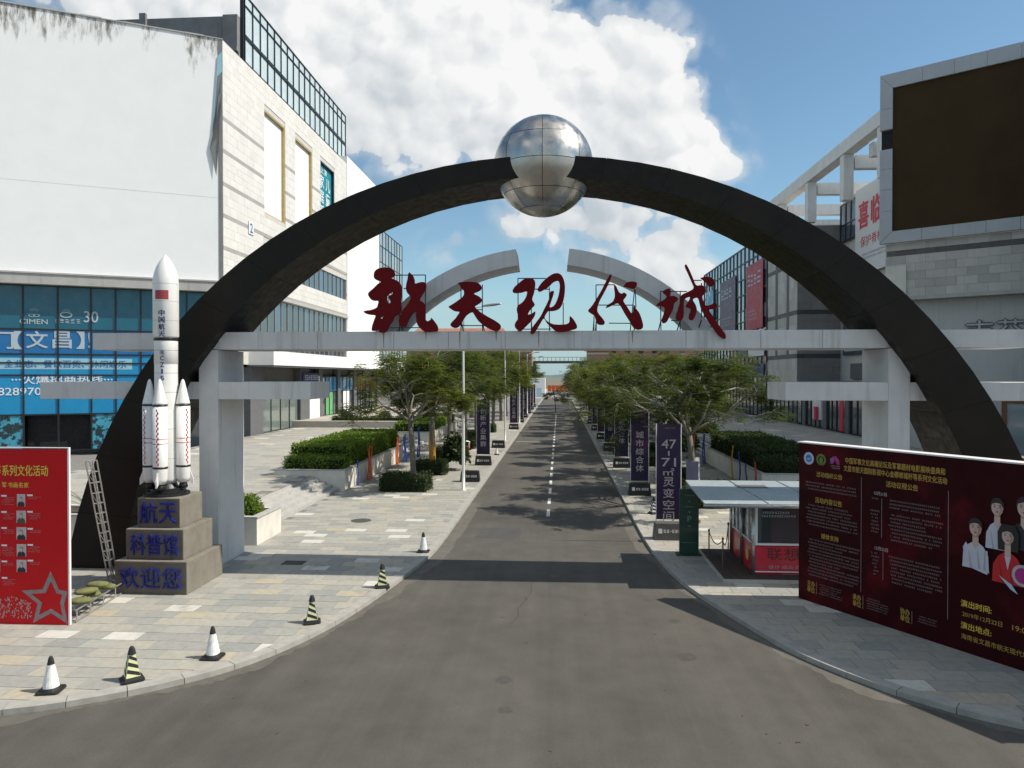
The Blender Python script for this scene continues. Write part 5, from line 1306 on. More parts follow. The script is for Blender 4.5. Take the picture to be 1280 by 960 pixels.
# ---- far end of the street
def far_house(x0, x1, y0, y1, h, roofh, label, wallm='brick_far', hip=2.5, wins=True):
    r = thing('brick_house', label, 'building', ((x0 + x1) / 2, y0, 0), group='houses at the far end of the street')
    b = names()
    MB().box(x0, x1, y0, y1, 0, h).build('wall', wallm)
    v = [(x0 - .8, y0 - .8, h + .01), (x1 + .8, y0 - .8, h + .01), (x1 + .8, y1 + .8, h + .01), (x0 - .8, y1 + .8, h + .01), (x0 + hip, (y0 + y1) / 2, h + roofh), (x1 - hip, (y0 + y1) / 2, h + roofh)]
    MB().add(v, [(0, 1, 5, 4), (1, 2, 5), (2, 3, 4, 5), (3, 0, 4), (3, 2, 1, 0)]).build('roof', 'roof_far')
    if wins:
        n = max(2, int((x1 - x0) / 4))
        for i in range(n):
            for z in [q for q in (2.0, 6.0, 9.6, 13.2) if q + 2 < h]:
                xx = x0 + (i + .5) * (x1 - x0) / n
                MB().box(xx - .8, xx + .8, y0 - .06, y0 - .01, z, z + 1.9).build('window', 'glass_dark')
                MB().box(xx - 1, xx + 1, y0 - .2, y0 - .062, z - .2, z - .02).build('sill', 'wall_far')
    MB().box(x0 - .1, x1 + .1, y0 - .12, y0 - .01, h - 1.2, h - .6).build('cornice', 'wall_far')
    adopt(r, b); return r
far_house(-52, -17, 240, 256, 18.5, 4.2, 'long red roofed brick block behind the trees left of the street end')
far_house(11, 46, 232, 248, 17.0, 4.0, 'long red roofed brick block behind the trees right of the street end')
far_house(-16.5, -9.5, 246, 258, 15.5, 2.0, 'narrow brick block beside the footbridge, left of the street end', hip=1)
far_house(8.8, 15.5, 226, 231, 14.0, 2.0, 'narrow brick block beside the footbridge, right of the street end', hip=1)
br = thing('footbridge', 'dark steel footbridge crossing the far end of the street', 'bridge', (0, 262, 0)); b = names()
MB().box(-15, 14, 260, 263, 10.6, 11.5).build('deck', 'bridge')
for x_ in (-9, 8): MB().box(x_ - .6, x_ + .6, 260.4, 262.6, 0, 10.58).build('pier', 'bridge')
MB().box(-15, 14, 260, 260.12, 12.75, 12.9).build('handrail', 'bridge')
for i in range(20): MB().box(-15 + i * 1.52, -14.85 + i * 1.52, 260, 260.12, 11.52, 12.74).build('baluster', 'bridge')
adopt(br, b)
x = MB(); rn = random.Random(3)
N = 60; prof = [18 + 16 * math.sin(i * .17 + 1) + 9 * math.sin(i * .41) + rn.uniform(-2, 2) for i in range(N)]
for i in range(N): x.v += [(-1400 + i * 2800 / (N - 1), 2300, -1), (-1400 + i * 2800 / (N - 1), 2500, max(9, prof[i])), (-1400 + i * 2800 / (N - 1), 2900, -1)]
for i in range(N - 1):
    for j in range(2): x.f.append((3 * i + j, 3 * (i + 1) + j, 3 * (i + 1) + j + 1, 3 * i + j + 1)); x.tint.append(0)
tag(x.build('hills', 'hill'), kind='structure')
# ------------------------------------------------------------------ vegetation
def quads_mesh(name, P, material):
    """P: (n, 4, 3) array of leaf quads"""
    n = len(P); me = bpy.data.meshes.new(name)
    me.vertices.add(4 * n); me.vertices.foreach_set('co', P.astype(np.float32).ravel())
    me.loops.add(4 * n); me.loops.foreach_set('vertex_index', np.arange(4 * n, dtype=np.int32))
    me.polygons.add(n); me.polygons.foreach_set('loop_start', np.arange(0, 4 * n, 4, dtype=np.int32)); me.polygons.foreach_set('loop_total', np.full(n, 4, dtype=np.int32))
    me.materials.append(MATS[material]); me.update(calc_edges=True); me.validate(); return me
def leaf_quads(rng, pos, L, W, dirs=None, droop=.2, flat=.5):
    n = len(pos)
    if dirs is None: dirs = rng.normal(size=(n, 3)); dirs[:, 2] *= (1 - flat)
    dirs = dirs / np.linalg.norm(dirs, axis=1, keepdims=True)
    up = rng.normal(size=(n, 3)) * (1 - flat) + np.array([0, 0, 1.0]) * (flat + .15)
    side = np.cross(dirs, up); side /= np.linalg.norm(side, axis=1, keepdims=True) + 1e-9
    l = L * rng.uniform(.6, 1.3, (n, 1)); w = W * rng.uniform(.6, 1.3, (n, 1))
    a = pos; b = pos + dirs * l; b[:, 2] -= (droop * l[:, 0])
    m = (a + b) / 2; m[:, 2] += .05 * l[:, 0]
    return np.stack([a, m + side * w / 2, b, m - side * w / 2], 1)

def umbrella_tree(seed, H=7.2, R_=4.6, trunk_h=2.6, tr=.16, low=0.0):
    """vase of limbs under a wide, layered, feathery crown; returns trunk+limb builder and leaf quads"""
    rn = random.Random(seed); rng = np.random.default_rng(seed)
    wood = MB(); twigs = MB(); tips = []
    top = Vector((rn.uniform(-.3, .3), rn.uniform(-.3, .3), trunk_h))
    wood.tube([(0, 0, -.1), (.02, .0, .5), (top.x * .4, top.y * .4, trunk_h * .55), top], [tr * 1.35, tr * 1.08, tr * .95, tr * .85], 10)
    def grow(p, d, length, r, level):
        q1 = p + d * length * .5 + Vector((rn.uniform(-.1, .1), rn.uniform(-.1, .1), rn.uniform(-.02, .1))) * length
        d2 = (d + Vector((rn.uniform(-.3, .3), rn.uniform(-.3, .3), rn.uniform(-.2, .12)))).normalized()
        q2 = q1 + d2 * length * .5
        (wood if level < 1 else twigs).tube([p, q1, q2], [r, r * .8, r * .62], 7 if level < 2 else 4, cap=level < 2)
        if level >= 1: tips.append((q1, d2, level))
        if level == 3: tips.append((q2, d2, level)); return
        nb = 3 if level < 2 else 2 + (rn.random() < .6)
        for k in range(nb):
            an = rn.uniform(0, 2 * math.pi); side = d2.orthogonal().normalized(); side = Matrix.Rotation(an, 3, d2) @ side
            nd = (d2 + side * rn.uniform(.5, 1.0)); nd.z = nd.z * .6 + rn.uniform(-.22, .12); nd = nd.normalized()
            hr = math.hypot(q2.x, q2.y)
            if hr > R_ * .85: nd = (nd - Vector((q2.x, q2.y, 0)).normalized() * .6 - Vector((0, 0, .25))).normalized()
            if q2.z > H * .93: nd.z = -abs(nd.z) * .4; nd = nd.normalized()
            grow(q2, nd, length * rn.uniform(.62, .82), r * .6, level + 1)
    n0 = 8
    for k in range(n0):
        an = 2 * math.pi * k / n0 * 2.6 + rn.uniform(-.3, .3); el = (.45, .8, 1.1, .6, .95, .5, .7, 1.25)[k] - low * (k % 2 == 0) + rn.uniform(-.08, .08)
        d = Vector((math.cos(an) * math.cos(el), math.sin(an) * math.cos(el), math.sin(el)))
        grow(top - Vector((0, 0, rn.uniform(0, .6))), d, R_ * rn.uniform(.36, .48), tr * .5, 0)
    # pinnate fronds round the twig ends, in flat sprays
    P = []
    for (p, d, lv) in tips:
        if rn.random() < .12: continue
        nf = rn.randint(4, 7) if lv > 1 else 3
        for f in range(nf):
            an = rn.uniform(0, 2 * math.pi); fd = Vector((math.cos(an), math.sin(an), rn.uniform(-.25, .25))).normalized()
            fl = rn.uniform(.4, .75); base = p + Vector((rn.uniform(-.22, .22), rn.uniform(-.22, .22), rn.uniform(-.22, .18)))
            side = fd.cross(Vector((0, 0, 1))).normalized()
            for j in range(6):
                t = (j + .6) / 6; c = base + fd * fl * t - Vector((0, 0, .22 * fl * t * t))
                for s in (-1, 1):
                    P.append((c, (side * s + fd * .45 + Vector((0, 0, rn.uniform(-.25, .15)))).normalized(), .17 * (1 - .55 * abs(t - .45)) * 1.25))
    pos = np.array([list(a[0]) for a in P]); dirs = np.array([list(a[1]) for a in P]); ln = np.array([a[2] for a in P])
    q = leaf_quads(rng, pos, 1.0, .36, dirs, droop=.12, flat=.8)
    c0 = q[:, 0:1, :]; q = c0 + (q - c0) * ln[:, None, None]
    return wood, twigs, q
TREES = []
for s, kw in ((1, dict(H=7.2, R_=3.7, trunk_h=3.9)), (2, dict(H=7.2, R_=4.9, trunk_h=3.8, low=.15)), (3, dict(H=7.1, R_=3.9, trunk_h=3.7)), (4, dict(H=7.0, R_=4.7, trunk_h=3.3, low=.3)), (5, dict(H=7.3, R_=3.5, trunk_h=3.8)), (6, dict(H=6.9, R_=4.5, trunk_h=3.4, low=.3))):
    w, tw, q = umbrella_tree(s, **kw)
    wb = MB(); wb.v = w.v; wb.f = w.f; wb.tint = w.tint
    TREES.append((w.mesh('trunk', 'bark_grey', smooth=True), tw.mesh('twigs', 'bark_pale', smooth=True), quads_mesh('crown', q, 'leaf_umbrella')))
def leafy_box(rng, x0, x1, y0, y1, z0, z1, n, L=.09, W=.06, rounding=.12):
    """leaf quads over the top and sides of a clipped box"""
    A = [(x1 - x0) * (y1 - y0), (x1 - x0) * (z1 - z0), (x1 - x0) * (z1 - z0), (y1 - y0) * (z1 - z0), (y1 - y0) * (z1 - z0)]
    k = rng.choice(5, n, p=np.array(A) / sum(A)); u, v = rng.random(n), rng.random(n)
    p = np.zeros((n, 3)); nrm = np.zeros((n, 3))
    X, Y_, Z = x0 + (x1 - x0) * u, y0 + (y1 - y0) * v, z0 + (z1 - z0) * v
    Y2 = y0 + (y1 - y0) * u
    for i, (a, b, c, nn) in enumerate(((X, Y_, np.full(n, z1), (0, 0, 1)), (X, np.full(n, y0), Z, (0, -1, 0)), (X, np.full(n, y1), Z, (0, 1, 0)), (np.full(n, x0), Y2, Z, (-1, 0, 0)), (np.full(n, x1), Y2, Z, (1, 0, 0)))):
        m = k == i; p[m] = np.stack([a, b, c], 1)[m]; nrm[m] = nn
    lump = .5 * np.sin(p[:, 0] * 3.1 + p[:, 1] * 2.3) + .5 * np.sin(p[:, 1] * 4.7 + p[:, 2] * 6 + 1)
    p += nrm * (rng.uniform(-.09, .07, (n, 1)) + .05 * lump[:, None] + .16 * (rng.random((n, 1)) > .985))
    d = nrm * .8 + rng.normal(size=(n, 3)) * .75
    return leaf_quads(rng, p, L, W, d, droop=.1, flat=.2)
def hedge(name, label, boxes, material, dens, group=None, cat='hedge', L=.10):
    rng = np.random.default_rng(len(label) + int(abs(boxes[0][0]) * 10))
    x0, y0, z0 = boxes[0][0], boxes[0][2], boxes[0][4]
    r = thing(name, label, cat, ((boxes[0][0] + boxes[0][1]) / 2, (boxes[0][2] + boxes[0][3]) / 2, z0), group=group); b = names()
    c = MB(); Q = []
    for bxx in boxes:
        a = bxx; c.box(a[0] + .07, a[1] - .07, a[2] + .07, a[3] - .07, a[4], a[5] - .07)
        ar = (a[1] - a[0]) * (a[3] - a[2]) + 2 * (a[5] - a[4]) * (a[1] - a[0] + a[3] - a[2])
        Q.append(leafy_box(rng, *a, int(ar * dens), L, L * .65))
    c.build('branches', 'leaf_core'); link('foliage', quads_mesh('foliage', np.concatenate(Q), material)); adopt(r, b); return r
def bush(name, label, x, y, z, r, h, material, n, cat='shrub', group=None, L=.11):
    rng = np.random.default_rng(int(abs(x) * 100 + y * 10)); t = thing(name, label, cat, (x, y, z), group=group)
    d = rng.normal(size=(n, 3)); d /= np.linalg.norm(d, axis=1, keepdims=True); d[:, 2] = np.abs(d[:, 2])
    rad = rng.uniform(.75, 1.08, (n, 1)); p = d * rad * np.array([r, r, h]) + np.array([0, 0, .02])
    link('foliage', quads_mesh('foliage', leaf_quads(rng, p, L, L * .6, d * .7 + rng.normal(size=(n, 3)) * .6, .15, .2), material), t)
    MB().lathe([(.02, 0), (r * .72, .02), (r * .8, h * .4), (r * .5, h * .75), (.03, h * .86)], 0, 0, 12).build('branches', 'leaf_core', t); return t

tree_words_l = ['first', 'second', 'third', 'fourth', 'fifth', 'sixth', 'seventh', 'eighth', 'ninth', 'tenth', 'eleventh', 'twelfth', 'thirteenth']
def place_tree(x, y, k, s, rz, label, grp, wrap_m=None):
    w, tw, q = TREES[k]; t = thing('street_tree', label, 'tree', (x, y, 0), rz, grp); t.scale = (s, s, s * (1.12 if grp == 'left row of street trees' else 1.03))
    o = link('trunk', w, t); link('twigs', tw, o); link('crown', q, t)
    if wrap_m: MB().lathe([(.235, .02), (.215, .5), (.195, 1.5), (.19, 2.3)], 0, 0, 14).build('trunk_wrap', wrap_m, t, smooth=True)
    return t
left_rows = [(-7.7, 37.2), (-7.8, 43.4), (-7.9, 51), (-7.8, 59), (-7.9, 67.5), (-7.7, 76), (-7.9, 85), (-7.8, 95), (-7.9, 106), (-7.8, 118)]
for i, (x, y) in enumerate(left_rows):
    place_tree(x, y, (0, 2, 4)[i % 3], (.93, .98, 1.04, .98)[i % 4] * (1 + .0032 * max(0, y - 43)) * random.uniform(.98, 1.04), i * 1.9, ('umbrella crowned street tree, %s in the sunlit left row' % tree_words_l[i]) + (', trunk wrapped in straw' if i == 1 else ''),
               'left row of street trees', 'straw_wrap' if i == 1 else None)
right_rows = [(6.35, 33.6), (6.6, 41), (6.7, 48.5), (6.6, 56.5), (6.7, 65), (6.6, 74), (6.8, 84), (6.7, 94), (6.9, 105), (6.8, 117), (6.9, 130), (6.9, 145)]
for i, (x, y) in enumerate(right_rows):
    place_tree(x, y, (1, 3, 5)[i % 3], (.93, .98, 1.0, .97)[i % 4] * (1 + .0032 * max(0, y - 43)) * random.uniform(.98, 1.04), 2.2 + i * 2.3, ('umbrella crowned street tree, %s in the right row past the kiosk' % tree_words_l[i]) + (', trunk limewashed' if i == 0 else ''),
               'right row of street trees', 'lime_wash' if i == 0 else None)
place_tree(-.6, 118, 2, .52, .7, 'small tree standing alone in the middle of the street', None)
for i, (x, y, k, s) in enumerate(((-13, 205, 0, 1.3), (-20, 214, 1, 1.4), (-28, 222, 2, 1.5), (-38, 225, 3, 1.5), (10, 203, 1, 1.25), (17, 212, 2, 1.3), (25, 218, 3, 1.4), (36, 222, 0, 1.5), (-9.5, 222, 2, 1.2), (8.4, 224, 3, 1.2))):
    place_tree(x, y, k, s, i * 1.3, 'broad tree before the brick houses, %s of ten counted from the left' % tree_words_l[[3, 2, 1, 0, 6, 7, 8, 9, 4, 5][i]], 'trees at the street end')
# boxed shrubs round the trunks
for i, (x, y) in enumerate(left_rows[:6]):
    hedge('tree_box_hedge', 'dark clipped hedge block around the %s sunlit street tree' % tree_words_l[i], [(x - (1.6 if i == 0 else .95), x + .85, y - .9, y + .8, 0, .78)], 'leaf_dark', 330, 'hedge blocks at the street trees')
hedge('tree_box_hedge', 'yellow green clipped hedge block around the limewashed tree trunk', [(5.3, 7.9, 32.7, 34.5, 0, 1.0)], 'leaf_yellow', 330, 'hedge blocks at the street trees')
for i, (x, y) in enumerate(right_rows[1:5]):
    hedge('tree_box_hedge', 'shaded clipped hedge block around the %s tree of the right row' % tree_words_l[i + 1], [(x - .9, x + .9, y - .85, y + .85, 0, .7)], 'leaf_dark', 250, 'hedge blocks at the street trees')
# planter hedges: a low front strip and a higher block behind
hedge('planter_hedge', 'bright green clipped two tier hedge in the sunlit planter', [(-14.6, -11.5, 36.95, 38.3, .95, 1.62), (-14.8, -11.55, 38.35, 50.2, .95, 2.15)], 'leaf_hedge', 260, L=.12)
hedge('planter_hedge', 'dark green clipped two tier hedge in the shaded planter', [(10.5, 13.6, 36.95, 38.6, .95, 1.75), (10.55, 13.8, 38.65, 50.2, .95, 2.1)], 'leaf_dark', 220, L=.12)  # darker leaf material puts the deep shade of this side into the colour
hedge('planter_hedge', 'clipped hedge in the far sunlit planter', [(-14.6, -11.5, 62.4, 77.6, .95, 1.8)], 'leaf_hedge', 90, L=.16)
hedge('planter_hedge', 'clipped hedge in the far shaded planter', [(10.5, 13.6, 62.4, 77.6, .95, 1.8)], 'leaf_hedge', 90, L=.16)
bush('round_shrub', 'leafy green shrub in the planter right behind the gate pillar', -11.5, 25.5, .85, .55, .75, 'leaf_hedge', 1500)
def agave(x, y, z, label, n=26, L=.8, seed=1):
    rn = random.Random(seed); t = thing('agave', label, 'plant', (x, y, z)); 
    for i in range(n):
        an = rn.uniform(0, 6.283); el = rn.uniform(.35, 1.35); l = L * rn.uniform(.7, 1.1); m = MB(); N = 4
        for k in range(N + 1):
            f = k / N; w = .05 * (1 - f) + .004; e = el - f * .5
            c = Vector((math.cos(an) * math.cos(e) * l * f, math.sin(an) * math.cos(e) * l * f, math.sin(el) * l * f - .15 * f * f * l)); s = Vector((-math.sin(an), math.cos(an), 0)) * w
            m.v += [tuple(c - s), tuple(c + Vector((0, 0, -.012))), tuple(c + s)]
        for k in range(N):
            a = 3 * k; m.f += [(a, a + 1, a + 4, a + 3), (a + 1, a + 2, a + 5, a + 4)]; m.tint += [0, 0]
        m.build('leaf', 'leaf_agave', t)
agave(-11.9, 26.1, .9, 'spiky agave in the planter behind the gate pillar', seed=2)
agave(-17.6, 25.6, .9, 'spiky agave behind the leaning truss', L=1.0, seed=3)
agave(-12.6, 24.9, .9, 'spiky agave between the rocket plinth and the gate pillar', L=.9, seed=5)
for i, (x, y) in enumerate(((-22.3, 73.5), (-18.3, 73.8), (-15.9, 74.2))):
    bush('ball_shrub', 'clipped ball shrub on the shop platform, %s from the shopfront' % ('first', 'second', 'third')[i], x, y, 1.42, .75, 1.1, 'leaf_dark', 500, group='ball shrubs on the shop platform', L=.16)
hedge('low_hedge', 'low dark hedge strip along the shop platform edge', [(-23.4, -15.2, 72, 73, 1.4, 1.75)], 'leaf_dark', 120, L=.14)
bush('palm_shrub', 'dark drooping shrub on the shaded steps beside the hedge', 10.2, 58, .1, .9, 1.5, 'leaf_dark', 700, L=.3)
bush('palm_shrub', 'dark drooping shrub beside the straw wrapped tree', -6.6, 45.2, .6, .8, 1.6, 'leaf_dark', 600, L=.32)

# ------------------------------------------------------------------ street furniture
CONE_L = ['white wrapped cone with black tip, nearest the red billboard', 'yellow and black striped cone between two white ones on the kerb', 'white wrapped cone between two striped cones on the kerb',
          'yellow and black striped cone in sunlight, fourth along the kerb', 'yellow and black striped cone at the edge of the gate shadow', 'white wrapped cone just past the gate shadow']
def cone(x, y, striped, label, s=1.0, rz=0.0, white=False):
    t = thing('traffic_cone', label, 'traffic cone', (x, y, 0), rz, 'cones along the kerb'); t.scale = (s, s, s)
    MB().prism([(-.215, -.17), (-.17, -.215), (.17, -.215), (.215, -.17), (.215, .17), (.17, .215), (-.17, .215), (-.215, .17)], 0, .045).build('base', 'cone_black', t)
    seg = 4 if striped else 18; a0 = math.pi / 4 if striped else 0
    k = 1.25 if striped else 1.0
    def rad(z): return (.165 - .115 * (z - .045) / .60) * k
    MB().lathe([(rad(.045) + .03, .046), (rad(.1) + .015, .10)], 0, 0, seg, a0=a0).build('foot', 'cone_black', t)
    sl = MB().lathe([(rad(.10), .10)] + ([(rad(z), z) for z in np.linspace(.13, .52, 10)] if not striped else []) + [(rad(.55), .55)], 0, 0, seg, a0=a0)
    if not striped:                                  # crumpled wrapping
        sl.v = [(p[0] * (1 + .07 * math.sin(3 * math.atan2(p[1], p[0]) + p[2] * 31 + x) * math.sin(p[2] * 23 + y)), p[1] * (1 + .07 * math.sin(4 * math.atan2(p[1], p[0]) - p[2] * 27 + y)), p[2]) for p in sl.v]
    sl.build('sleeve', ('cone_white' if white or not striped else 'cone_yellow'), t)
    MB().lathe([(rad(.55), .551), (rad(.66) , .66), (rad(.66) * .7, .70), (.02, .715)], 0, 0, seg if not striped else 8, a0=a0).build('tip', 'cone_black', t)
    if striped:
        for q in range(4):
            an = q * math.pi / 2
            for j in range(3):
                m = MB(); z0 = .11 + j * .145
                def pt(u, z): 
                    r = rad(z) * math.cos(math.pi / 4) + .003; w = r * u
                    return (math.cos(an) * r - math.sin(an) * w, math.sin(an) * r + math.cos(an) * w, z)
                m.add([pt(-.95, z0 + .09), pt(.95, z0), pt(.95, z0 + .075), pt(-.95, min(z0 + .165, .548))], [(0, 1, 2, 3)]).build('stripe', 'cone_black', t)
for i, ((x, y), st) in enumerate(zip([(-9.65, 12.88), (-8.41, 13.46), (-7.36, 14.65), (-6.0, 16.91), (-5.01, 19.87), (-4.62, 23.97)], (0, 1, 0, 1, 1, 0))):
    cone(x, y, bool(st), CONE_L[i], .94, (.2, .75, 0, .35, .3, 0)[i])
cone(4.12, 31.3, True, 'black and white striped cone beside the purple flag bases', 1.0, .3, True)
cone(-4.75, 54, False, 'small white cone between two black flag bases', .9)

def flag(x, y, words, label, height=4.2, banner=True, purple=False, grey=False, rz=0.0):
    t = thing('banner_flag' if banner else 'flag_base', label, 'banner' if banner else 'flag base', (x, y, 0), rz, 'banner flags along the street')
    m = MB(); w0, w1 = .56, .50
    v = [(-w0, -.28, .0), (w0, -.28, 0), (w0, .28, 0), (-w0, .28, 0), (-w1, -.22, .62), (w1, -.22, .62), (w1, .22, .62), (-w1, .22, .62)]
    bevel(m.add(v, [(0, 3, 2, 1), (4, 5, 6, 7), (0, 1, 5, 4), (1, 2, 6, 5), (2, 3, 7, 6), (3, 0, 4, 7)]).build('water_tank', 'tank_grey' if grey else 'tank_black', t), .03)
    P0 = Plane((0, -.262, 0), (1, 0))
    tk = MB(); 
    def tp(a, z): return (a, -.28 + .06 * z / .62 - .006, z)
    rn_ = random.Random(int(y)); a_ = -.22
    for k_ in range(6):
        if k_ == 2: tk.add([tp(a_ + .02, .32), tp(a_ + .05, .32), tp(a_ + .05, .35), tp(a_ + .02, .35)], [(0, 1, 2, 3)]); a_ += .07; continue
        for j_ in range(3): b_ = a_ + rn_.uniform(0, .02); tk.add([tp(b_, .275 + j_ * .043), tp(b_ + .085, .275 + j_ * .043), tp(b_ + .085, .30 + j_ * .043), tp(b_, .30 + j_ * .043)], [(0, 1, 2, 3)])
        a_ += .115
    tk.build('small_print', 'print_white', t)
    MB().add([tp(-.40, .25), tp(-.26, .25), tp(-.26, .42), tp(-.40, .42)], [(0, 1, 2, 3)]).build('logo', 'print_white', t)
    if not banner: return t
    bm = 'flag_purple' if purple else 'flag_navy'
    for s in (-1, 1): MB().tube([(s * .45, 0, .62), (s * .45, 0, height)], .018, 6).build('pole', 'pole_white', t)
    m = MB(); n = 12
    for j in range(n + 1):
        z = .72 + (height - .74) * j / n; 
        for i in range(5): m.v.append((-.445 + .89 * i / 4, .018 * math.sin(j * 1.3 + i * .9 + x), z))
    for j in range(n):
        for i in range(4): a = j * 5 + i; m.f.append((a, a + 1, a + 6, a + 5)); m.tint.append(0)
    m.build('banner_cloth', bm, t, smooth=True)
    B = Plane((0, -.045, 0), (1, 0)); z = height - .55
    for wd, hh in words:
        ww = .40 if len(wd) == 1 else .52
        if wd == '|': MB().box(-.03, .03, -.047, -.045, z - hh * .8, z - hh * .2).build('lettering', 'print_lightgrey', t)
        else: B.text(wd, 0, z - hh / 2, ww, hh * .82, 0, .02).build('lettering', 'print_lightgrey', t)
        z -= hh
    fineprint(B, -.22, .22, height - .14, height - .24, .07, 0, int(y)).build('small_print', 'print_gold', t)
    return t
flag(4.02, 26.5, [('47', .40), ('|', .28), ('71', .38), ('㎡', .32), ('灵', .42), ('变', .42), ('空', .42), ('间', .42)], 'tall purple banner flag reading 47-71㎡ next to the green sign', 4.25, purple=True, grey=True)
city = [(c, .42) for c in '城市综合体']
flag(4.05, 36.2, [('', .4)] + city, 'purple and navy banner flag reading 城市综合体, second from the kiosk', 4.2)
for i, y in enumerate((47, 57.5, 68, 79, 90)):
    flag(4.08, y, [(c, .42) for c in '城市综合体'], 'navy banner flag under the right row of trees, %s from the kiosk' % ('third', 'fourth', 'fifth', 'sixth', 'seventh')[i], 4.2)
flag(-5.05, 40.2, [], 'black flag base without a banner beside the nearest white lamp post', banner=False)
flag(-5.1, 47.7, [(c, .44) for c in '创新产业集群'], 'navy banner flag in the left row, nearest to the gate', 4.4)
flag(-5.07, 59.2, [], 'black flag base without a banner beside the second lamp post', banner=False)
for i, y in enumerate((80, 92, 103, 115, 127, 139)):
    flag(-5.1, y, [(c, .44) for c in '创新产业集群'], 'navy banner flag in the left row, %s from the gate' % ('second', 'third', 'fourth', 'fifth', 'sixth', 'seventh')[i], 4.4)

for i, y in enumerate((37.1, 66, 90, 112, 136)):
    t = thing('street_lamp', 'white lamp post with arm over the road, %s along the left kerb' % tree_words_l[i], 'street lamp', (-5.02, y, 0), 0, 'white lamp posts')
    MB().lathe([(.16, 0), (.16, .02), (.085, .03), (.085, 1.0), (.05, 9.2), (.045, 9.4)], 0, 0, 14).build('post', 'pole_white', t, smooth=True)
    MB().tube([(0, 0, 9.2), (.35, 0, 9.5), (.9, 0, 9.62), (1.05, 0, 9.65)], [.035, .03, .028, .028], 8).build('arm', 'pole_white', t, smooth=True)
    m = MB(); N = 8
    for k in range(N + 1):
        f = k / N; w = .16 * math.sin(math.pi * min(.97, .08 + f * .9)) ** .6; h = .075 * math.sin(math.pi * min(.97, .08 + f * .9)) ** .6
        for j in range(8): an = 2 * math.pi * j / 8; m.v.append((1.0 + f * 1.05, w * math.cos(an), 9.66 + f * .12 + h * math.sin(an)))
    for k in range(N):
        for j in range(8): m.f.append((k * 8 + j, k * 8 + (j + 1) % 8, (k + 1) * 8 + (j + 1) % 8, (k + 1) * 8 + j))
    m.f += [tuple(range(8))[::-1], tuple(N * 8 + j for j in range(8))]; m.tint = [0] * len(m.f); m.build('lamp_head', 'kiosk_steel', t, smooth=True)

# coloured wavy timber figures along the planter walls
def slats(x, y, colour, label, h, n, seed, rot=0.0):
    rn = random.Random(seed); t = thing('timber_figure', label, 'garden ornament', (x, y, 0), rot, 'coloured timber figures by the planters')
    for i in range(n):
        m = MB(); dx = (i - (n - 1) / 2) * .11; N = 7; hh = h * rn.uniform(.88, 1.04); ph = rn.random() * 6
        for k in range(N + 1):
            f = k / N; c = dx + .05 * math.sin(f * 5 + ph); w = .035 * (1.25 - .7 * f); 
            m.v += [(c - w, -.03, f * hh), (c + w, -.03, f * hh), (c + w, .03, f * hh), (c - w, .03, f * hh)]
        for k in range(N):
            for j in range(4): m.f.append((4 * k + j, 4 * k + (j + 1) % 4, 4 * k + 4 + (j + 1) % 4, 4 * k + 4 + j))
        m.f += [(3, 2, 1, 0), tuple(4 * N + j for j in range(4))]; m.tint = [0] * len(m.f); m.build('slat', colour, t)
slats(-10.95, 40.6, 'slat_orange', 'orange timber figure of three slats beside the sunlit hedge planter', 2.0, 3, 1, .9)
slats(-11.0, 38.3, 'slat_blue', 'dark blue timber slat at the near corner of the sunlit planter', 1.35, 1, 2, .9)
slats(-10.9, 47.4, 'slat_orange', 'orange timber figure of two slats farther along the sunlit planter', 2.1, 2, 3, .9)
slats(-10.7, 48.9, 'slat_blue', 'blue timber figure of two slats beside the far orange one', 2.1, 2, 4, .9)
slats(-10.4, 52.2, 'slat_blue', 'tall blue timber figure beyond the sunlit planter', 2.2, 2, 5, .9)
slats(9.95, 36.9, 'slat_red', 'red timber slat at the corner of the shaded planter', 1.6, 1, 6, -.9)
slats(9.95, 38.6, 'slat_blue', 'black blue timber slat beside the red one', 1.5, 1, 7, -.9)
slats(9.93, 40.0, 'slat_blue', 'blue timber slat beside the shaded planter wall', 2.0, 1, 8, -.9)
slats(9.93, 41.6, 'slat_yellow', 'yellow timber slat beside the shaded planter wall', 2.1, 1, 9, -.9)
slats(9.9, 49.5, 'slat_blue', 'blue timber figure of two slats at the far end of the shaded planter', 2.1, 2, 10, -.9)
slats(9.8, 52.5, 'slat_orange', 'orange timber figure beyond the shaded planter', 2.2, 2, 11, -.9)

# ticket kiosk on its platform
pf = thing('kiosk_platform', 'low dark decked platform with pale edge under the kiosk', 'platform', (6.8, 22.6, 0)); b = names()
MB().box(4.75, 9.3, 20.95, 24.6, -.0, .10).build('edge', 'stone_pale')
for k in range(12): MB().box(4.80 + k * .37, 4.80 + k * .37 + .36, 21.0, 24.55, .101, .125).build('plank', 'platform')
adopt(pf, b)
ks = thing('kiosk', 'small red and white ticket kiosk with a grey overhanging roof', 'kiosk', (7.0, 22.8, .125)); b = names()
X0, X1, Y0, Y1, ZB, ZT = 5.72, 8.4, 21.4, 24.1, .125, 2.2
MB().box(X0 + .06, X1 - .06, Y0 + .06, Y1 - .06, ZB, .98).build('lower_wall', 'kiosk_red')
MB().box(X0 + .04, X1 - .04, Y0 + .03, Y0 + .059, ZB + .05, .96).build('front_board', 'kiosk_red')
MB().box(X0 + .03, X0 + .059, Y0 + .06, Y1 - .06, ZB + .05, .96).build('side_board', 'kiosk_red')
KP = Plane((X0, Y0 + .03, 0), (1, 0))
for ch, a in (('联', .62), ('想', 1.12), ('i', 1.5)): KP.text(ch, a, .74, .42, .36, .004, .03).build('lettering', 'kiosk_letter')
KP.text('设计·成品·定制·批发', 1.2, .36, 1.5, .11, .004, .02).build('lettering', 'print_pink')
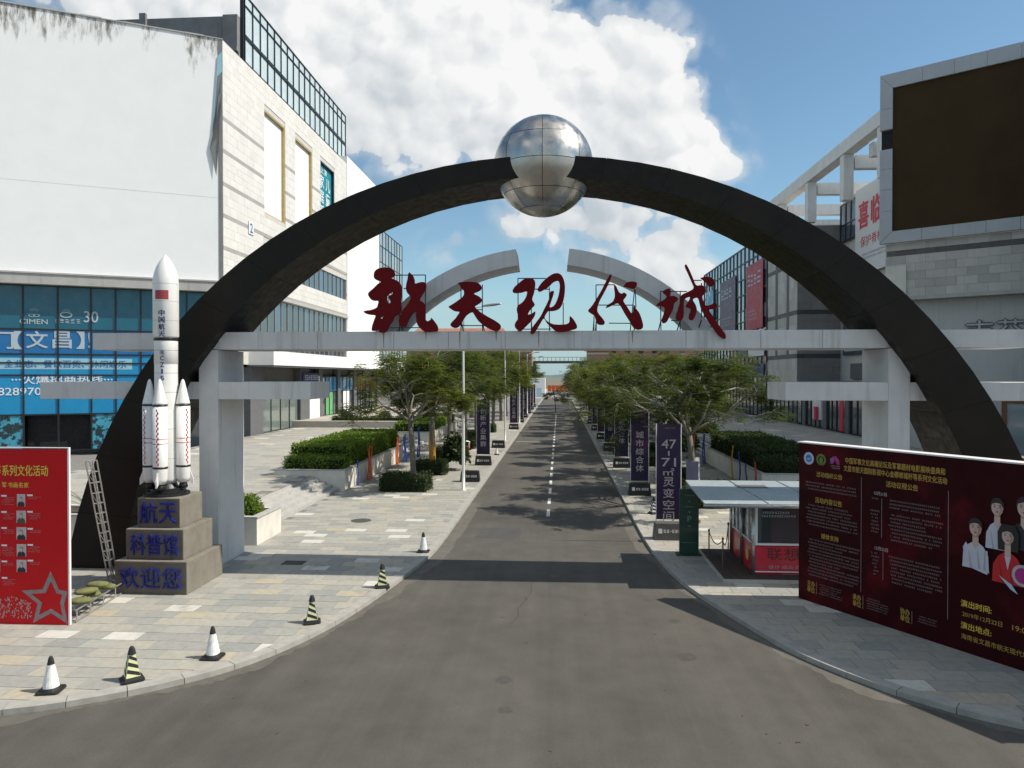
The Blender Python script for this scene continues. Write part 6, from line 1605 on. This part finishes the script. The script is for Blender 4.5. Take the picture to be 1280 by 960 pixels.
x = MB(); KP.quad(x, .05, 2.6, .20, .235, .004); x.build('white_line', 'print_white'); fineprint(KP, .8, 2.2, .17, .1, .07, .004, 3).build('small_print', 'print_pink')
for xx, yy in ((X0, Y0), (X1, Y0), (X0, Y1), (X1, Y1), (X0, (Y0 + Y1) / 2)): MB().tube([(xx, yy, ZB), (xx, yy, ZT)], .055, 10).build('corner_post', 'kiosk_steel', smooth=True)
fr = MB()
for a0, a1, z0, z1 in ((.06, 2.62, 1.0, 1.06), (.06, 2.62, 2.10, 2.18), (.06, .13, 1.06, 2.10), (1.40, 1.48, 1.06, 2.10), (2.55, 2.62, 1.06, 2.10)): KP.quad(fr, a0, a1, z0, z1, .02, .07)
fr.build('window_frame', 'kiosk_white')
x = MB(); KP.quad(x, .14, 1.39, 1.07, 2.09, -.02, .02); x.build('window_pane', 'glass_dark')
x = MB(); KP.quad(x, 1.49, 2.54, 1.07, 2.09, -.02, .02); x.build('window_pane', 'glass_green')
fineprint(KP, .25, 1.3, 2.0, 1.8, .1, .0, 7, gap=.3).build('small_print', 'letter_pale')
SPk = Plane((X0 + .03, Y1, 0), (0, -1)); fr = MB()
for a0, a1, z0, z1 in ((.05, 2.65, 1.0, 1.06), (.05, 2.65, 2.1, 2.18), (.65, .72, 1.06, 2.1), (1.3, 1.37, 1.06, 2.1), (2.0, 2.07, 1.06, 2.1)): SPk.quad(fr, a0, a1, z0, z1, .02, .06)
fr.build('window_frame', 'kiosk_white')
for a0, a1 in ((.08, .64), (.73, 1.29), (1.38, 1.99), (2.08, 2.62)): x = MB(); SPk.quad(x, a0, a1, 1.07, 2.09, -.02, .02); x.build('window_pane', 'glass_dark')
m = disc(SPk, 1.9, .55, .16, .18, .004); m.build('logo', 'print_yellow')
rp = [(4.35, 21.0), (8.9, 21.0), (8.9, 24.6), (4.35, 24.6)]
m = MB(); v = [(4.24, 20.72, 2.22), (9.0, 20.72, 2.22), (9.0, 24.6, 2.25), (4.40, 24.6, 2.25), (4.14, 20.66, 2.36), (9.0, 20.66, 2.36), (9.0, 24.7, 2.44), (4.30, 24.7, 2.44)]
bevel(m.add(v, [(0, 3, 2, 1), (4, 5, 6, 7), (0, 1, 5, 4), (1, 2, 6, 5), (2, 3, 7, 6), (3, 0, 4, 7)]).build('roof', 'kiosk_roof'), .03)
MB().tube([(4.13, 20.66, 2.29), (9.0, 20.66, 2.29)], .05, 8).build('gutter', 'kiosk_steel', smooth=True)
for a, b2 in (((5.95, 20.68), (5.75, 24.68)), ((7.45, 20.68), (7.35, 24.68))): MB().bar((a[0], a[1], 2.37), (b2[0], b2[1], 2.45), .02).build('roof_seam', 'kiosk_steel')
MB().add([(5.75, 23.2, 2.416), (6.7, 23.2, 2.416), (6.7, 23.8, 2.428), (5.7, 23.8, 2.428)], [(0, 1, 2, 3)]).build('roof_vent', 'column_grey')
adopt(ks, b)
# green wayfinding sign
gs = thing('wayfinding_sign', 'tall dark green sign with P mark in front of the purple flag', 'sign', (4.42, 24.15, 0)); b = names()
bevel(MB().box(4.02, 4.66, 24.1, 24.22, .05, 2.22).build('panel', 'sign_green'), .01)
MB().box(3.92, 4.72, 24.0, 24.34, 0, .048).build('base', 'sign_green')
GS = Plane((4.02, 24.1, 0), (1, 0))
GS.text('P', .33, 1.22, .13, .19, .004, .0).build('lettering', 'sign_mark'); fineprint(GS, .18, .46, 2.03, 1.95, .07, .004, 8, gap=.2, ragged=False).build('small_print', 'sign_mark')
m = MB()
for z in (1.80, 1.45, .98): GS.poly(m, [(.28, z + .03), (.33, z - .03), (.38, z + .03), (.33, z + .01)], .004)
m.build('arrow', 'sign_mark'); x = MB(); GS.quad(x, .18, .46, 1.62, 1.635, .004); GS.quad(x, .06, .58, .42, .43, .004); x.build('rule', 'sign_mark')
adopt(gs, b)
# chain posts
PO = [(4.85, 23.4), (5.02, 22.2), (5.72, 24.5)]
CL = ('bronze chain post beside the green sign', 'bronze chain post at the platform corner, nearest the road', 'bronze chain post at the back of the kiosk platform')
for (x, y), l in zip(PO, CL):
    t = thing('chain_post', l, 'post', (x, y, .1), group='chain posts by the kiosk')
    MB().lathe([(.09, 0), (.09, .02), (.022, .03), (.022, .85), (.035, .87), (.035, .92), (.01, .95)], 0, 0, 12).build('stem', 'bronze', t, smooth=True)
pts = [Vector((PO[1][0], PO[1][1], .95)).lerp(Vector((PO[2][0], PO[2][1], .95)), k / 10) - Vector((0, 0, .38 * math.sin(math.pi * k / 10))) for k in range(11)]
tag(MB().tube(pts, .015, 6).build('chain', 'rope', smooth=True), 'drooping dark rope hanging between the posts by the kiosk', 'rope')
pts = [Vector((PO[0][0], PO[0][1], .95)).lerp(Vector((PO[1][0], PO[1][1], .95)), k / 6) - Vector((0, 0, .25 * math.sin(math.pi * k / 6))) for k in range(7)]
tag(MB().tube(pts, .015, 6).build('chain', 'rope', smooth=True), 'short rope between the two posts nearest the green sign', 'rope')
# litter bin, board behind the flag, and things at the street end
t = thing('litter_bin', 'small pink litter bin beside the far tree box', 'bin', (-7.1, 53.6, 0)); MB().lathe([(.30, 0), (.33, .1), (.35, .95)], 0, 0, 14).build('body', 'bin_pink', t, smooth=True); MB().lathe([(.37, .952), (.37, 1.02), (.2, 1.1)], 0, 0, 14).build('lid', 'kiosk_white', t, smooth=True)
t = thing('info_board', 'pale lilac board standing behind the purple banner flag', 'board', (5.45, 29.6, 0)); bevel(MB().box(-.24, .24, -.08, .08, .12, 2.5).build('panel', 'board_lilac', t), .02); MB().box(-.3, .3, -.2, .2, 0, .148).build('foot', 'stone_pale', t)
t = thing('white_tent_box', 'large white box at the far end of the street', 'container', (-6.2, 205, 0)); bevel(MB().box(-2.6, 2.2, -3, 3, .03, 5.4).build('body', 'panel_white', t), .05)
MB().box(-.2, 1.2, -3.05, -3.01, .05, 2.6).build('door', 'logo_paleblue', t)
t = thing('red_booth', 'dark red booth at the far end of the street', 'booth', (6.6, 168, 0)); MB().box(-2.2, 2.2, -1.5, 1.5, 0, 4.4).build('body', 'brick_far', t); MB().box(-2.4, 2.4, -1.7, 1.7, 4.402, 4.6).build('roof', 'banner_red', t)
t = thing('orange_barrier', 'orange barriers across the far plaza', 'barrier', (0, 275, 0)); 
for i in range(6): MB().box(-4.5 + i * 1.5, -3.1 + i * 1.5, -.2, .2, .02, 2.4).build('panel', 'slat_orange', t)

for o in COL.objects:                       # print and twigs too small to pick apart
    if o.parent and o.name.split('.')[0] in ('small_print', 'caption', 'flower_print', 'twigs', 'foliage'): o['kind'] = 'stuff'
